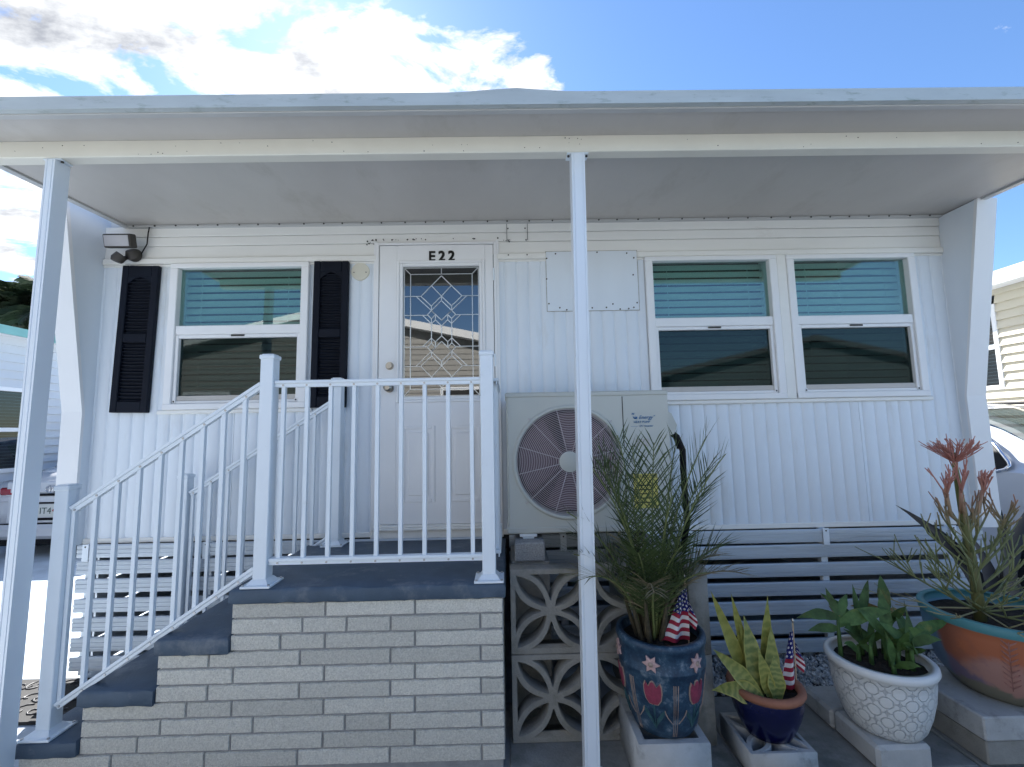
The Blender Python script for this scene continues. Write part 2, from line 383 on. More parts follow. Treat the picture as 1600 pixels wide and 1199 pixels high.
# plain structure of the box behind the sheet, with added sun blockers below
B().box(XL, XL+.04, .014, 7.5, ZB, 2.95).build('side_wall', m_wall, home); B().box(XR-.04, XR, .014, 7.5, ZB, 2.95).build('side_wall', m_wall, home)
B().box(XL, XR, 7.46, 7.5, ZB, 2.95).build('back_wall', m_wall, home)
B().box(XL, XR, .0, 7.5, ZB-.12, ZB-.01).build('floor_frame', m_dark, home)
B().prism([(-2.95,2.955),(3.27,2.955),(3.27,3.02),(.1,3.13),(-2.95,3.02)], 'y', .02, 7.6).build('roof', m_roofw, home)
B().box(XL, XR, 7.46, 7.49, -.02, ZB-.121).build('crawl_sun_block', m_wall, home); B().box(XR-.03, XR, .1, 7.45, -.02, ZB-.121).build('crawl_sun_block', m_wall, home)  # unseen boards added to keep sunlight out from under the floor
for k in range(4): B().box(XL, XL+.02, .1, 7.45, -.01+.18*k, .158+.18*k).build('crawl_sun_block', m_wall, home)  # unseen left boards, added with gaps that let thin sun streaks in
B().box(XL+.05, XR-.05, .9, .93, ZB, 2.95).build('shade_partition', m_dark, home)  # inner wall coloured near black, so the room behind the blinds reads unlit
# horizontal trim boards under the porch roof
for z0, z1, yo in ((2.862,2.935,.020),(2.796,2.860,.014),(2.708,2.794,.010)):
    B().box(XL, XR, -yo, .01, z0, z1, .004).build('trim_board', m_trim, home)
for x0, x1 in ((XL, DX0-.001), (DX1+.001, .2915), (.9285, XR)):
    B().box(x0, x1, -.028, .005, 2.664, 2.706, .006).build('trim_board', m_trim, home)
    B().box(x0, x1, -.018, .005, 2.648, 2.663, .004).build('trim_bead', m_trim, home)
for x0, x1 in ((XL, DX0), (DX1, XR)):
    B().box(x0, x1, -.016, .02, .80, .832, .004).build('trim_bead', m_trim, home)
# vertical joints in the trim
for x in (.02, .165): B().box(x, x+.003, -.0225, -.019, 2.80, 2.93).build('joint', m_screw, home)
# corner returns flaring out towards the roof
B().prism([(.6,.80),(-.07,.80),(-.07,1.65),(-.30,3.06),(.6,3.06)], 'x', -2.885, XL).build('end_wall', m_wall, home)
B().prism([(.6,.80),(-.05,.80),(-.047,1.65),(-.265,2.925),(.6,2.925)], 'x', XR, 3.215).build('end_wall', m_wall, home)
B().prism([(-.09,.79),(-.092,1.65),(-.33,3.06),(-.302,3.06),(-.072,1.65),(-.072,.79)], 'x', -2.89, XL+.006).build('corner_trim', m_vinyl, home)
B().prism([(-.066,.79),(-.066,1.65),(-.288,2.925),(-.267,2.925),(-.05,1.65),(-.052,.79)], 'x', XR-.006, 3.22).build('corner_trim', m_vinyl, home)

def window(x0, x1, name='window'):
    z0, z1 = 1.66, 2.662
    wn = B(); f = .052
    wn.box(x0, x1, -.036, .02, z1-.032, z1, .004); wn.box(x0, x0+f, -.036, .02, z0, z1-.032, .004); wn.box(x1-f, x1, -.036, .02, z0, z1-.032, .004); wn.box(x0, x1, -.040, .02, z0-.004, z0+.036, .004)
    wo_ = wn.build(name, m_vinyl, home)
    a, b_ = x0+f, x1-f; zm = 2.165
    B().box(a, b_, -.026, .03, zm, zm+.062, .004).build('meeting_rail', m_vinyl, wo_)
    # lower sash frame sits proud
    s = B(); t = .022
    s.box(a, a+t, -.021, .02, z0+.037, zm-.001, .003); s.box(b_-t, b_, -.021, .02, z0+.037, zm-.001, .003); s.box(a+t, b_-t, -.021, .02, zm-.024, zm-.001, .003); s.box(a+t, b_-t, -.021, .02, z0+.037, z0+.055, .003)
    s.build('lower_sash', m_vinyl, wo_)
    B().box(a, b_, .006, .011, zm+.062, z1-.032).build('upper_pane', m_glass_up, wo_)
    B().box(a+t, b_-t, .004, .009, z0+.055, zm-.024).build('lower_pane', m_glass_lo, wo_)
    B().box(a+t, b_-t, -.012, .003, z0+.0551, z0+.09, .003).build('bottom_rail', m_soffit, wo_)
    B().box((a+b_)/2-.045, (a+b_)/2+.045, -.027, -.0215, zm-.016, zm-.004, .002).build('latch', m_screw, wo_)
    for xx in (a+.004, b_-.026):
        k = B().box(xx, xx+.022, -.026, -.0215, z0+.040, z0+.062, .002).build('keeper', m_vinyl, wo_); B().box(xx+.006, xx+.016, -.0275, -.0262, z0+.046, z0+.056).build('keeper_hole', m_black, wo_)
    # jamb liner
    B().box(x0+.01, x0+f-.002, .02, .10, z0, z1).build('jamb', m_vinyl, wo_); B().box(x1-f+.002, x1-.01, .02, .10, z0, z1).build('jamb', m_vinyl, wo_)
    z = z1-.05; tilt = R(70); me = None
    while z > z0+.03:
        if me is None:
            bb = B(); hw = .0245; vs = []
            for q in (-1, -.5, 0, .5, 1):
                yv = q*hw*math.cos(tilt)+.004*(1-q*q)*math.sin(tilt); zv = q*hw*math.sin(tilt)-.004*(1-q*q)*math.cos(tilt)
                vs += [(a-.02, yv, zv), (b_+.02, yv, zv)]
            bb.add(vs, [(2*i,2*i+1,2*i+3,2*i+2) for i in range(4)]); me = bb.mesh('blind_slat', True)
        link('blind_slat', me, m_blind, wo_, (0, .066, z), (R(random.uniform(-2,2)), 0, 0)); z -= .0525
    for xx in (a+.12, b_-.12): B().box(xx, xx+.003, .040, .042, z0+.02, z1-.04).build('ladder_cord', m_blind, wo_)
    return wo_
B().box(1.8985, 1.9675, -.030, .01, 1.656, 2.663, .004).build('mullion', m_trim, home)
window(-2.29, -1.345); window(.978, 1.898); window(1.968, 2.876)
B().box(-2.33, -1.305, -.03, .0, 1.628, 1.655, .005).build('sill', m_trim, home); B().box(.95, 2.90, -.03, .0, 1.628, 1.655, .005).build('sill', m_trim, home)

def shutter(xc, zc, wd, ht, rotz):
    r_ = bpy.data.objects.new('shutter', None)
    fr = B(); st_ = .045
    fr.box(-wd/2, -wd/2+st_, -.032, 0, -ht/2, ht/2, .004); fr.box(wd/2-st_, wd/2, -.032, 0, -ht/2, ht/2, .004)
    for z0, z1 in ((ht/2-.075, ht/2), (-.03,.03), (-ht/2, -ht/2+.075)): fr.box(-wd/2+st_, wd/2-st_, -.030, 0, z0, z1, .004)
    # arched head of the upper louvre field
    n = 10; a = wd/2-st_; zt = ht/2-.075
    poly = [(-a, zt), (-a, zt-.05)]+[(-a+2*a*i/n, zt-.05+.045*math.sin(math.pi*i/n)) for i in range(1, n)]+[(a, zt-.05), (a, zt)]
    fr.prism(poly, 'y', -.028, 0)
    o = fr.build('shutter', m_navy, home); o.location = (xc, -.012, zc); o.rotation_euler = (0, rotz, 0)
    lo = B()
    for z0, z1 in ((.03, zt-.002), (-ht/2+.075, -.03)):
        k = int((z1-z0)/.0225)
        for i in range(k):
            z = z0+(i+.5)*(z1-z0)/k; lo.bar((-a, -.012, z), (a, -.012, z), .020, .005, (0, -.55, .85))
    lo.build('louvres', m_navy, o); B().box(-a, a, -.006, -.001, -ht/2+.02, ht/2-.02).build('back_panel', m_navy, o)
    bpy.data.objects.remove(r_); return o
shutter(-2.497, 2.145, .247, 1.005, R(1.3)); shutter(-1.192, 2.157, .236, 1.008, R(.3))

# door ------------------------------------------------------------
door = B(); dx0, dx1, dz0, dz1 = -.862, -.078, .882, 2.768
gx0, gx1, gz0, gz1 = -.700, -.176, 1.715, 2.618
door.box(dx0, gx0-.04, -.03, .012, dz0, dz1, .003); door.box(gx1+.04, dx1, -.03, .012, dz0, dz1, .003)
door.box(gx0-.04, gx1+.04, -.03, .012, gz1+.04, dz1); door.box(gx0-.04, gx1+.04, -.03, .012, dz0, gz0-.04)
dr = door.build('front_door', m_vinyl, home); tag(dr, 'white steel entry door with leaded glass and black numbers')
lf = B()
for k, (o1, yo) in enumerate(((.040, .040), (.022, .034))):
    i1 = .018 if k == 0 else .0; a0, a1, b0, b1 = gx0-o1, gx1+o1, gz0-o1, gz1+o1; c0, c1, d0, d1 = gx0-(.022 if k == 0 else 0), gx1+(.022 if k == 0 else 0), gz0-(.022 if k == 0 else 0), gz1+(.022 if k == 0 else 0)
    lf.box(a0, c0, -yo, .01, b0, b1, .004); lf.box(c1, a1, -yo, .01, b0, b1, .004); lf.box(c0, c1, -yo, .01, d1, b1, .004); lf.box(c0, c1, -yo, .01, b0, d0, .004)
lf.build('lite_frame', m_vinyl, dr)
B().box(gx0, gx1, -.012, -.006, gz0, gz1).build('glass_pane', m_glass_dr, dr)
B().box(gx0-.02, gx1+.02, .10, .11, gz0-.02, gz1+.02).build('curtain', m_blind, dr)
# leaded cames (coordinates read in a 475 x 780 field)
def cp_(x, y): return (gx0+(x-930)/475*(gx1-gx0), gz1-(y-288)/778*(gz1-gz0))
segs = []
def ln(*pts):
    for a, b_ in zip(pts, pts[1:]): segs.append((a, b_))
def sym(*pts):
    for fx in (0, 1):
        for fy in (0, 1): ln(*[((2336-x) if fx else x, (1356-y) if fy else y) for x, y in pts])
ln((936,294),(1400,294),(1400,1062),(936,1062),(936,294)); ln((975,333),(1361,333),(1361,1023),(975,1023),(975,333))
sym((936,294),(975,333)); sym((1168,294),(1168,333))
sym((936,468),(1040,468)); sym((936,583),(1080,583)); sym((1168,343),(1040,468),(1105,528),(1168,468)); sym((1107,405),(1168,468),(1168,495))
sym((1010,468),(1105,555)); sym((1105,528),(1105,555)); sym((1168,495),(1105,555),(1168,615)); sym((1105,555),(1130,580),(1105,605),(1080,580),(1105,555))
sym((1050,583),(1105,635)); sym((1105,605),(1105,678)); sym((1130,585),(1130,612)); sym((1105,635),(1130,612),(1168,648),(1168,678))
done = set()
for a, b_ in segs:
    key = tuple(sorted((a, b_)))
    if key in done: continue
    done.add(key); p, q = cp_(*a), cp_(*b_)
    if math.dist(p, q) < .002: continue
    B().bar((p[0], -.0135, p[1]), (q[0], -.0135, q[1]), .006, .006, (0,1,0), .0015).build('came', m_came, dr)
for x0, x1 in ((-.70,-.48),(-.395,-.175)):
    for z0, z1 in ((1.02, 1.52),):
        fr = B(); t = .022
        fr.box(x0, x0+t, -.036, -.028, z0, z1, .003); fr.box(x1-t, x1, -.036, -.028, z0, z1, .003); fr.box(x0+t, x1-t, -.036, -.028, z1-t, z1, .003); fr.box(x0+t, x1-t, -.036, -.028, z0, z0+t, .003)
        fr.box(x0+.045, x1-.045, -.038, -.029, z0+.045, z1-.045, .006); fr.build('raised_panel', m_vinyl, dr)
kn = B(); kn.cyl((-.785,-.03,1.925), (0,-1,0), .027, .008, 24); kn.cyl((-.785,-.038,1.925), (0,-1,0), .022, .016, 24, .019); kn.build('deadbolt', m_knob, dr, True)
kn = B(); kn.cyl((-.785,-.03,1.775), (0,-1,0), .03, .007, 24); kn.tube([(-.785,-.037,1.775),(-.785,-.06,1.775),(-.785,-.07,1.775),(-.785,-.088,1.775),(-.785,-.097,1.775)], [.012,.012,.024,.027,.016], 20); kn.build('door_knob', m_knob, dr, True)
for ch, xx in (('E', -.500), ('2', -.432), ('2', -.365)):
    me = textmesh(ch, .098, .002); o = link('house_number', me, m_letter, dr, (xx, -.033, 2.684), (R(90),0,0), (.98,1,1))
    o.data.transform(Matrix.Scale(1.0, 4)); sol = o.modifiers.new('bold', 'SOLIDIFY'); sol.thickness = .004; sol.offset = 1
cs = B(); cs.box(DX0, dx0-.004, -.034, .02, .845, 2.79, .003); cs.box(dx1+.004, DX1, -.034, .02, .845, 2.79, .003); cs.box(dx0-.004, dx1+.004, -.034, .02, dz1+.005, 2.79, .003)
cs.box(DX0-.018, DX0+.006, -.026, .02, .845, 2.80, .003); cs.box(DX1-.006, DX1+.018, -.026, .02, .845, 2.80, .003)
cs.build('door_casing', m_vinyl, home)
th = B(); th.box(DX0, DX1, -.055, .02, .845, .862, .004); th.box(DX0, DX1, -.04, .02, .862, .880, .004); th.build('threshold', m_trim, home)
B().box(DX0-.02, DX1+.02, -.022, .02, .785, .845, .004).build('kick_board', m_trim, home)
B().box(dx0-.006, dx1+.006, .013, .02, .88, 2.775).build('door_gap', m_black, home)
for z in (1.2, 1.95, 2.55): B().cyl((dx1+.004,-.036,z-.04), (0,0,1), .006, .085, 10).build('hinge', m_alu, dr, True)
# caulk blobs of an old awning over the door
ck = B(); r_ = random.Random(4)
for i in range(34):
    x = r_.uniform(-.93,-.0) if i > 10 else (-.93+r_.uniform(-.03,.03) if i % 2 else .015+r_.uniform(-.03,.03)); z = 2.815+r_.uniform(-.004,.004)-(0 if i > 10 else r_.uniform(0,.03))
    ck.cyl((x,-.0205 if z > 2.796 else -.0105,z), (0,-1,0), r_.uniform(.002,.006), .004, 7)
ck.build('old_screw_holes', m_screw, home)

# patch panel, cover plate, screws
B().box(.2885, .9315, -.0145, -.0100, 2.2865, 2.7185).build('patch_caulk', M('old caulk', (.36,.34,.30), .8, .4, 40), home)
B().box(.292, .928, -.0165, -.0125, 2.29, 2.715, .002).build('patch_panel', m_wall, home)
sc_ = B(); r_ = random.Random(9)
for x, z in [(.36,2.70),(.55,2.70),(.66,2.705),(.85,2.70),(.905,2.66),(.905,2.54),(.91,2.34),(.885,2.31),(.80,2.30),(.70,2.305),(.60,2.305),(.38,2.31),(.30,2.52),(.30,2.34),(.298,2.67),(.43,2.30),(.75,2.33),(.86,2.295)]:
    sc_.cyl((x+r_.uniform(-.01,.01), -.0165, z+r_.uniform(-.005,.005)), (0,-1,0), .0055, .003, 8)
for x, z in [(.03,2.885),(.15,2.885),(.03,2.80),(.155,2.80),(.03,2.69),(.16,2.69),(1.0,2.655)]: sc_.cyl((x, -.0285 if z < 2.7 else -.0215, z), (0,-1,0), .005, .003, 8)
sc_.build('patch_screws', m_screw, home)
cv = B(); cv.cyl((-.998,-.008,2.592), (0,-1,0), .064, .012, 36, .060); o = cv.build('cover_plate', m_cream, home, True)
for x in (-1.04,-.957): B().cyl((x,-.020,2.585), (0,-1,0), .004, .002, 8).build('cover_screw', m_screw, o)

# flood light ------------------------------------------------------
fl = thing('flood_light', 'dark flood light with motion sensor under the soffit corner', 'flood light', (-2.53,-.03,2.72))
a = B(); a.box(-.135,.075,-.10,-.05,.045,.135,.006); h = a.build('lamp_head', m_screw, fl); h.rotation_euler = (R(16), R(4), R(-8))
B().box(-.122,.064,-.104,-.1005,.055,.125,.002).build('diffuser', M('frosted lamp lens', (.42,.41,.42), .3), h)
B().tube([(0,-.005,.0),(0,-.03,.0),(0,-.05,.02)], [.045,.05,.03], 18).build('wall_base', m_screw, fl, True)
se = B(); se.tube([(-.03,-.03,-.02),(-.045,-.07,-.05)], [.012,.016], 12); se.tube([(-.03,-.08,-.025),(-.055,-.085,-.055),(-.06,-.087,-.07)], [.036,.038,.03], 16); se.build('motion_sensor', m_screw, fl, True)
B().tube([(.045,-.02,.0),(.075,-.01,.08),(.078,-.01,.16),(.085,-.012,.20)], .004, 6).build('cable', m_black, fl)

# ------------------------------------------------------------------ slatted skirting
def skirt(x0, x1, label, posts, seed):
    t = thing('skirting', label, 'skirting', ((x0+x1)/2, -.02, 0)); r = random.Random(seed); off = (x0+x1)/2
    def slat(za, zb_, y0=-.03):
        bb = B(); n = 4; hh = (zb_-za)
        pro = [(0,0),(0,-.018)]+[(k*hh/n+d*hh/n, -.018+(.003 if e else 0)) for k in range(n) for d, e in ((.06,0),(.10,1),(.2,1),(.24,0))][0:]+[(hh,-.018),(hh,0)]
        pro = [(0,0),(0,-.016),(.15*hh,-.018),(.30*hh,-.018),(.32*hh,-.014),(.38*hh,-.014),(.40*hh,-.018),(.62*hh,-.018),(.64*hh,-.014),(.70*hh,-.014),(.72*hh,-.018),(.9*hh,-.018),(hh,-.014),(hh,0)]
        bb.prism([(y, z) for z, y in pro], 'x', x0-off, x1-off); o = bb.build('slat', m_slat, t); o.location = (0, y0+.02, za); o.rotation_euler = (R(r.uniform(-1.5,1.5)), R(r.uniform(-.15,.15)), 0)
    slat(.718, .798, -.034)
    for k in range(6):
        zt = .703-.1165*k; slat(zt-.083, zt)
    for px_ in posts:
        B().box(px_-.022-off, px_+.022-off, -.004, .03, .0, .80, .002).build('upright', m_alu, t)
        c = B().box(px_-.02-off, px_+.02-off, -.040, -.036, .70, .806, .001).build('clip', m_alu, t); B().cyl((px_-off,-.040,.79), (0,-1,0), .005, .002, 8).build('clip_screw', m_screw, t)
skirt(.0, 3.10, 'white slatted aluminium skirting behind the row of planters', (.35, 1.17, 2.06, 2.9), 1)
skirt(-2.76, -.06, 'white slatted aluminium skirting behind the stair railing', (-2.70, -1.94, -1.1), 2)

# ------------------------------------------------------------------ porch roof
pr = thing('porch_roof', 'white flat aluminium porch roof with cream beam and weathered gutter', 'porch roof', (.26,-.6,2.9))
RX0, RX1 = -2.62, 3.14
def pc(bb, name, mat, smooth=False):
    o = bb.build(name, mat, pr, smooth); o.data.transform(Matrix.Translation((-.26,.6,-2.9))); return o
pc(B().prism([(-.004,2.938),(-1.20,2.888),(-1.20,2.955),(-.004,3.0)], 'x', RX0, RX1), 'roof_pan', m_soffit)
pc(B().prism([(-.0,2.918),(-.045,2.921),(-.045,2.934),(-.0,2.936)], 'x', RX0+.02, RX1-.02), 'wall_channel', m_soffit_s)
# side channels
for x0, x1 in ((RX0-.012, RX0+.028), (RX1-.028, RX1+.012)):
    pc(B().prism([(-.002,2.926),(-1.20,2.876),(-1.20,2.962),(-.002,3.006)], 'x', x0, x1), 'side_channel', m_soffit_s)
pc(B().box(RX0+.03, RX1-.03, -1.0, -.938, 2.814, 2.899, .004), 'beam', m_beam)
gt = B(); n = 60; top = lambda x: 2.941+.020*max(0, 1-abs(x-.05)/.26)**1.3
vs = []; xs = [RX0-.012+(RX1-RX0+.024)*i/n*1. for i in range(n+1)]
for x in xs:
    t_ = top(x); vs += [(x,-1.229,2.885),(x,-1.232,t_),(x,-1.202,t_+.006),(x,-1.202,2.885)]
fs = []
for i in range(n):
    for k in range(4): fs.append((4*i+k, 4*i+4+k, 4*i+4+(k+1)%4, 4*i+(k+1)%4))
fs += [(0,1,2,3),(4*n+3,4*n+2,4*n+1,4*n)]
pc(gt.add(vs, fs), 'gutter', m_gutter)
pc(B().box(RX0+.03, RX1-.03, -1.201, -1.172, 2.880, 2.8885, .002), 'drip_lip', m_soffit_s)
sw = B(); r_ = random.Random(2); x = RX0+.06
while x < RX1-.05: sw.cyl((x+r_.uniform(-.01,.01), -.046, 2.9275), (0,-1,0), .006, .003, 8); x += r_.uniform(.125,.165)
pc(sw, 'channel_screws', m_screw)
sw = B()
for i in range(46):
    x = r_.uniform(RX0+.1, RX1-.1); sw.cyl((x, -1.0, r_.uniform(2.822,2.885)), (0,-1,0), r_.uniform(.0012,.003), .0015, 6)
pc(sw, 'beam_specks', m_screw)
def post(xt, xb, wd, dp, label):
    p = thing('porch_post', label, 'porch post', (xb,-.965,0), 'porch roof posts')
    bb = B(); y0, y1 = -dp/2, dp/2; g_ = .008
    # square tube with a groove near each edge of the front face
    prof = [(-wd/2,y0),(-wd/2+g_,y0),(-wd/2+g_+.001,y0+.003),(-wd/2+g_+.004,y0+.003),(-wd/2+g_+.005,y0),(wd/2-g_-.005,y0),(wd/2-g_-.004,y0+.003),(wd/2-g_-.001,y0+.003),(wd/2-g_,y0),(wd/2,y0),(wd/2,y1),(-wd/2,y1)]
    bb.prism(prof, 'z', 0, 2.806); o = bb.build('tube', m_alu2, p)
    for v in o.data.vertices:
        if v.co.z > 1: v.co.x += xt-xb
    B().box(xt-xb-wd/2-.02, xt-xb+wd/2+.02, -.03, .03, 2.807, 2.8135, .001).build('top_bracket', m_alu, p)
    for s in (-1, 1): B().cyl((xt-xb+s*(wd/2+.012), -.015, 2.805), (0,0,-1), .006, .006, 8).build('bolt', m_screw, p)
    B().box(-wd/2-.025, wd/2+.025, -.05, .05, .0, .008, .001).build('foot_plate', m_alu, p)
post(-2.150, -2.170, .046, .075, 'white porch post in front of the bottom stair newel')
post(.366, .333, .064, .07, 'white porch post in front of the breeze blocks and fan unit')

# ------------------------------------------------------------------ stoop
sp_o = thing('entry_stoop', 'grey painted entry stoop with steps and pale brick face', 'stoop', (-1.1,-.45,0))
def sbuild(bb, name, mat, parent=sp_o, smooth=False):
    me = bb.mesh(name, smooth); me.transform(Matrix.Translation((1.1,.45,0))); return link(name, me, mat, parent)
YF = -.896; XE = -.036
lev = [(-1.274, XE+.014, .785, .721, -1.262), (-1.594, -1.266, .577, .507, -1.583), (-1.913, -1.587, .368, .299, -1.902), (-2.172, -1.906, .159, .096, -2.160)]
core = B()
r_ = random.Random(12)
def rough_slab(x0, x1, y0, y1, z0, z1, seed):
    r = random.Random(seed); bb = B(); nx, ny = max(2, int((x1-x0)/.03)), max(2, int((y1-y0)/.05))
    # outline ring points with jitter, three rings for a worn edge
    ring = [(x0+(x1-x0)*i/nx, y0) for i in range(nx)]+[(x1, y0+(y1-y0)*j/ny) for j in range(ny)]+[(x1-(x1-x0)*i/nx, y1) for i in range(nx)]+[(x0, y1-(y1-y0)*j/ny) for j in range(ny)]
    cx_, cy_ = (x0+x1)/2, (y0+y1)/2; n = len(ring); vs = []
    def inset(p, d): return (p[0]+(d if p[0] < x0+.001 else -d if p[0] > x1-.001 else 0), p[1]+(d if p[1] < y0+.001 else -d if p[1] > y1-.001 else 0))
    for d, z in ((.004, z0), (.0, z0+.008), (.0, z1-.016), (.003, z1-.006), (.012, z1)):
        for p in ring:
            q = inset(p, d+r.uniform(-.0022,.0022)); vs.append((q[0], q[1], z+(r.uniform(-.0025,.0025) if d < .01 else 0)))
    fs = [(k*n+i, k*n+(i+1)%n, (k+1)*n+(i+1)%n, (k+1)*n+i) for k in range(4) for i in range(n)]+[tuple(range(n))[::-1], tuple(4*n+i for i in range(n))]
    return bb.add(vs, fs)
for k, (x0, x1, zt, zb_, xe) in enumerate(lev):
    nm = 'landing_slab' if k == 0 else 'step_tread'
    sbuild(rough_slab(x0, x1, YF-.014, -.03 if k == 0 else -.06, zb_, zt, k), nm, m_slab, sp_o, True)
    # riser under the nosing (left face)
    if k < 3: sbuild(B().box(xe+.012, xe+.03, YF+.03, -.06, lev[k+1][2]-.01, zb_+.004), 'riser', m_slab)
    else: sbuild(B().box(xe+.012, xe+.03, YF+.03, -.06, 0, zb_+.004), 'riser', m_slab)
xs_ = [XE-.008]+[l[4]+.014 for l in lev]
sbuild(B().box(xs_[1], XE-.008, YF+.007, -.05, -.02, .722), 'mortar_core', m_mortar)
for k in range(1, 4): sbuild(B().box(xs_[k+1], xs_[k]+.01, YF+.0072+.0002*k, -.062, -.02, lev[k][3]+.002), 'mortar_core', m_mortar)
CO = .0694; BL = .4064; J = .0080
cache = {}
def brickmesh(ln_, seed):
    key = (round(ln_, 4), seed % 3)
    if key in cache: return cache[key]
    r = random.Random(seed % 3+int(ln_*1000)); bb = B(); hh = CO-J; n = max(2, int(ln_/.035)); vs = []
    for d, y in ((.0, .085), (.0, .004), (.0022, 0.)):
        lo = [(d+(ln_-2*d)*i/n, y-(r.uniform(0,.002) if y == 0 else 0), d+r.uniform(-.0012,.0012)) for i in range(n+1)]
        hi = [(ln_-d-(ln_-2*d)*i/n, y-(r.uniform(0,.002) if y == 0 else 0), hh-d+r.uniform(-.0012,.0012)) for i in range(n+1)]
        vs += lo+hi
    m_ = 2*(n+1); fs = [(k*m_+i, k*m_+(i+1)%m_, (k+1)*m_+(i+1)%m_, (k+1)*m_+i) for k in range(2) for i in range(m_)]+[(2*m_+i, 2*m_+i+1, 2*m_+m_-2-i, 2*m_+m_-1-i) for i in range(n)]+[tuple(range(m_))[::-1]]
    cache[key] = bb.add(vs, fs).mesh('brick', False); return cache[key]
row = 0; z = .7185
while z > .03:
    z0 = z-CO+J
    k = 0 if row < 3 else 1 if row < 6 else 2 if row < 9 else 3
    xl = lev[k][4]; x = XE; first = True
    while x > xl+.03:
        ln_ = (.098 if row % 2 else BL-.008) if first else BL-J
        if not first and r_.random() < .16: ln_ = .20-J
        if first and not row % 2: ln_ = BL-.012
        first = False; x0 = x-ln_
        if x0-xl < .07: ln_ = x-xl
        x0 = x-ln_
        link('brick', brickmesh(ln_, r_.randrange(9)), m_brick, sp_o, (x0+1.1, YF+r_.uniform(-.0015,.0015)+.45, z0), (0, R(r_.uniform(-.12,.12)), 0)); x = x0-J
    # right hand end of the stoop
    yy = YF+.095 if row % 2 else YF+.095
    while yy < -.12:
        l2 = min(BL-J, -.06-yy); link('brick', brickmesh(round(l2,3), r_.randrange(9)), m_brick, sp_o, (XE+1.1, yy+.45, z0), (0, 0, R(90))); yy += l2+J
    z -= CO; row += 1

# ------------------------------------------------------------------ railings
def newel(parent, x, y, z0, z1, wd=.063):
    nb = B(); nb.box(x-wd/2, x+wd/2, y-wd/2, y+wd/2, z0+.008, z1-.022, .003); o = nb.build('newel_post', m_alu, parent)
    B().box(x-wd/2-.005, x+wd/2+.005, y-wd/2-.005, y+wd/2+.005, z1-.026, z1-.004, .004).build('cap', m_alu, o)
    B().box(x-wd/2+.004, x+wd/2-.004, y-wd/2+.004, y+wd/2-.004, z1-.0042, z1+.001, .002).build('cap_top', m_alu, o)
    B().box(x-.068, x+.068, y-.068, y+.068, z0, z0+.010, .002).build('base_plate', m_alu, o)
    f = B(); t = .05; vs = [(x+a*t, y+b_*t, z0+.010) for a, b_ in ((-1,-1),(1,-1),(1,1),(-1,1))]+[(x+a*(wd/2+.003), y+b_*(wd/2+.003), z0+.030) for a, b_ in ((-1,-1),(1,-1),(1,1),(-1,1))]
    f.add(vs, [(i,(i+1)%4,4+(i+1)%4,4+i) for i in range(4)]+[(4,5,6,7)]); f.build('base_cover', m_alu, o)
    for a in (-1,1):
        for b_ in (-1,1): B().cyl((x+a*.058,y+b_*.058,z0+.010), (0,0,1), .006, .005, 8).build('anchor_bolt', m_steel, o)
    return o
def railpair(parent, p0, p1, drop0, xs_t, face, top=.040):
    """top and bottom rails from p0 to p1 plus balusters at fractions xs_t; drop0 = distance between rails; face = unit vector to the outside"""
    p0, p1 = Vector(p0), Vector(p1); fv = Vector(face); d = (p1-p0).normalized(); upv = fv.cross(d); upv = upv if upv.z > 0 else -upv
    for nm, dz in (('top_rail', 0.), ('bottom_rail', -drop0)):
        a, b_ = p0+Vector((0,0,dz)), p1+Vector((0,0,dz))
        r0 = B().bar(a, b_, .040, .016, upv, .003); o = r0.build(nm, m_alu, parent)
        off = -.014 if dz == 0 else -.012
        B().bar(a+upv*off+fv*.010, b_+upv*off+fv*.010, .006, .022, upv, .001).build('rail_lip', m_alu, o)
        B().bar(a+upv*off-fv*.010, b_+upv*off-fv*.010, .006, .022, upv, .001).build('rail_lip', m_alu, o)
        for t in xs_t:
            q = a.lerp(b_, t)+upv*(off-.002)+fv*.0128; B().cyl(q, fv, .0052, .003, 8).build('rail_screw', m_steel, o)
    for t in xs_t:
        q = p0.lerp(p1, t); B().box(q.x-.0095, q.x+.0095, q.y-.0095, q.y+.0095, q.z-drop0+.004, q.z-.006, .001).build('baluster', m_alu, parent)
YR = -.84
fr = thing('front_railing', 'white aluminium railing along the front of steps and landing', 'railing', (0,0,0))
newel(fr, -.096, YR, .785, 1.872); newel(fr, -1.160, YR, .785, 1.872); newel(fr, -2.096, YR, .160, 1.264)
railpair(fr, (-1.128,YR,1.734), (-.128,YR,1.734), .838, [(-1.087+.1143*i+1.128)/1.000 for i in range(9)], (0,-1,0))
railpair(fr, (-2.064,YR,1.152), (-1.196,YR,1.730), .868, [.012+.1125*i for i in range(9)], (0,-1,0))
railpair(fr, (-.060,YR+.04,1.734), (-.060,-.16,1.734), .838, [.08+.155*i for i in range(6)], (1,0,0))
br = thing('back_railing', 'white aluminium stair railing against the house wall', 'railing', (0,0,0))
YB = -.12
newel(br, -1.095, YB, .785, 1.838); newel(br, -2.045, YB, .160, 1.243)
railpair(br, (-2.012,YB,1.125), (-1.130,YB,1.690), .85, [.02+.122*i for i in range(8)], (0,-1,0))

# ------------------------------------------------------------------ air conditioner
ax0, ax1, az0, az1, ay0, ay1 = -.005, .945, .892, 1.698, -.414, -.085
ac = thing('heat_pump_unit', 'ivory outdoor heat pump unit with round fan grille', 'heat pump', (.47,-.25,.89))
def ab(bb, name, mat, parent=ac, smooth=False):
    me = bb.mesh(name, smooth); me.transform(Matrix.Translation((-.47,.25,-.89))); return link(name, me, mat, parent)
FC = Vector((.356, 0, 1.292)); FR = .310
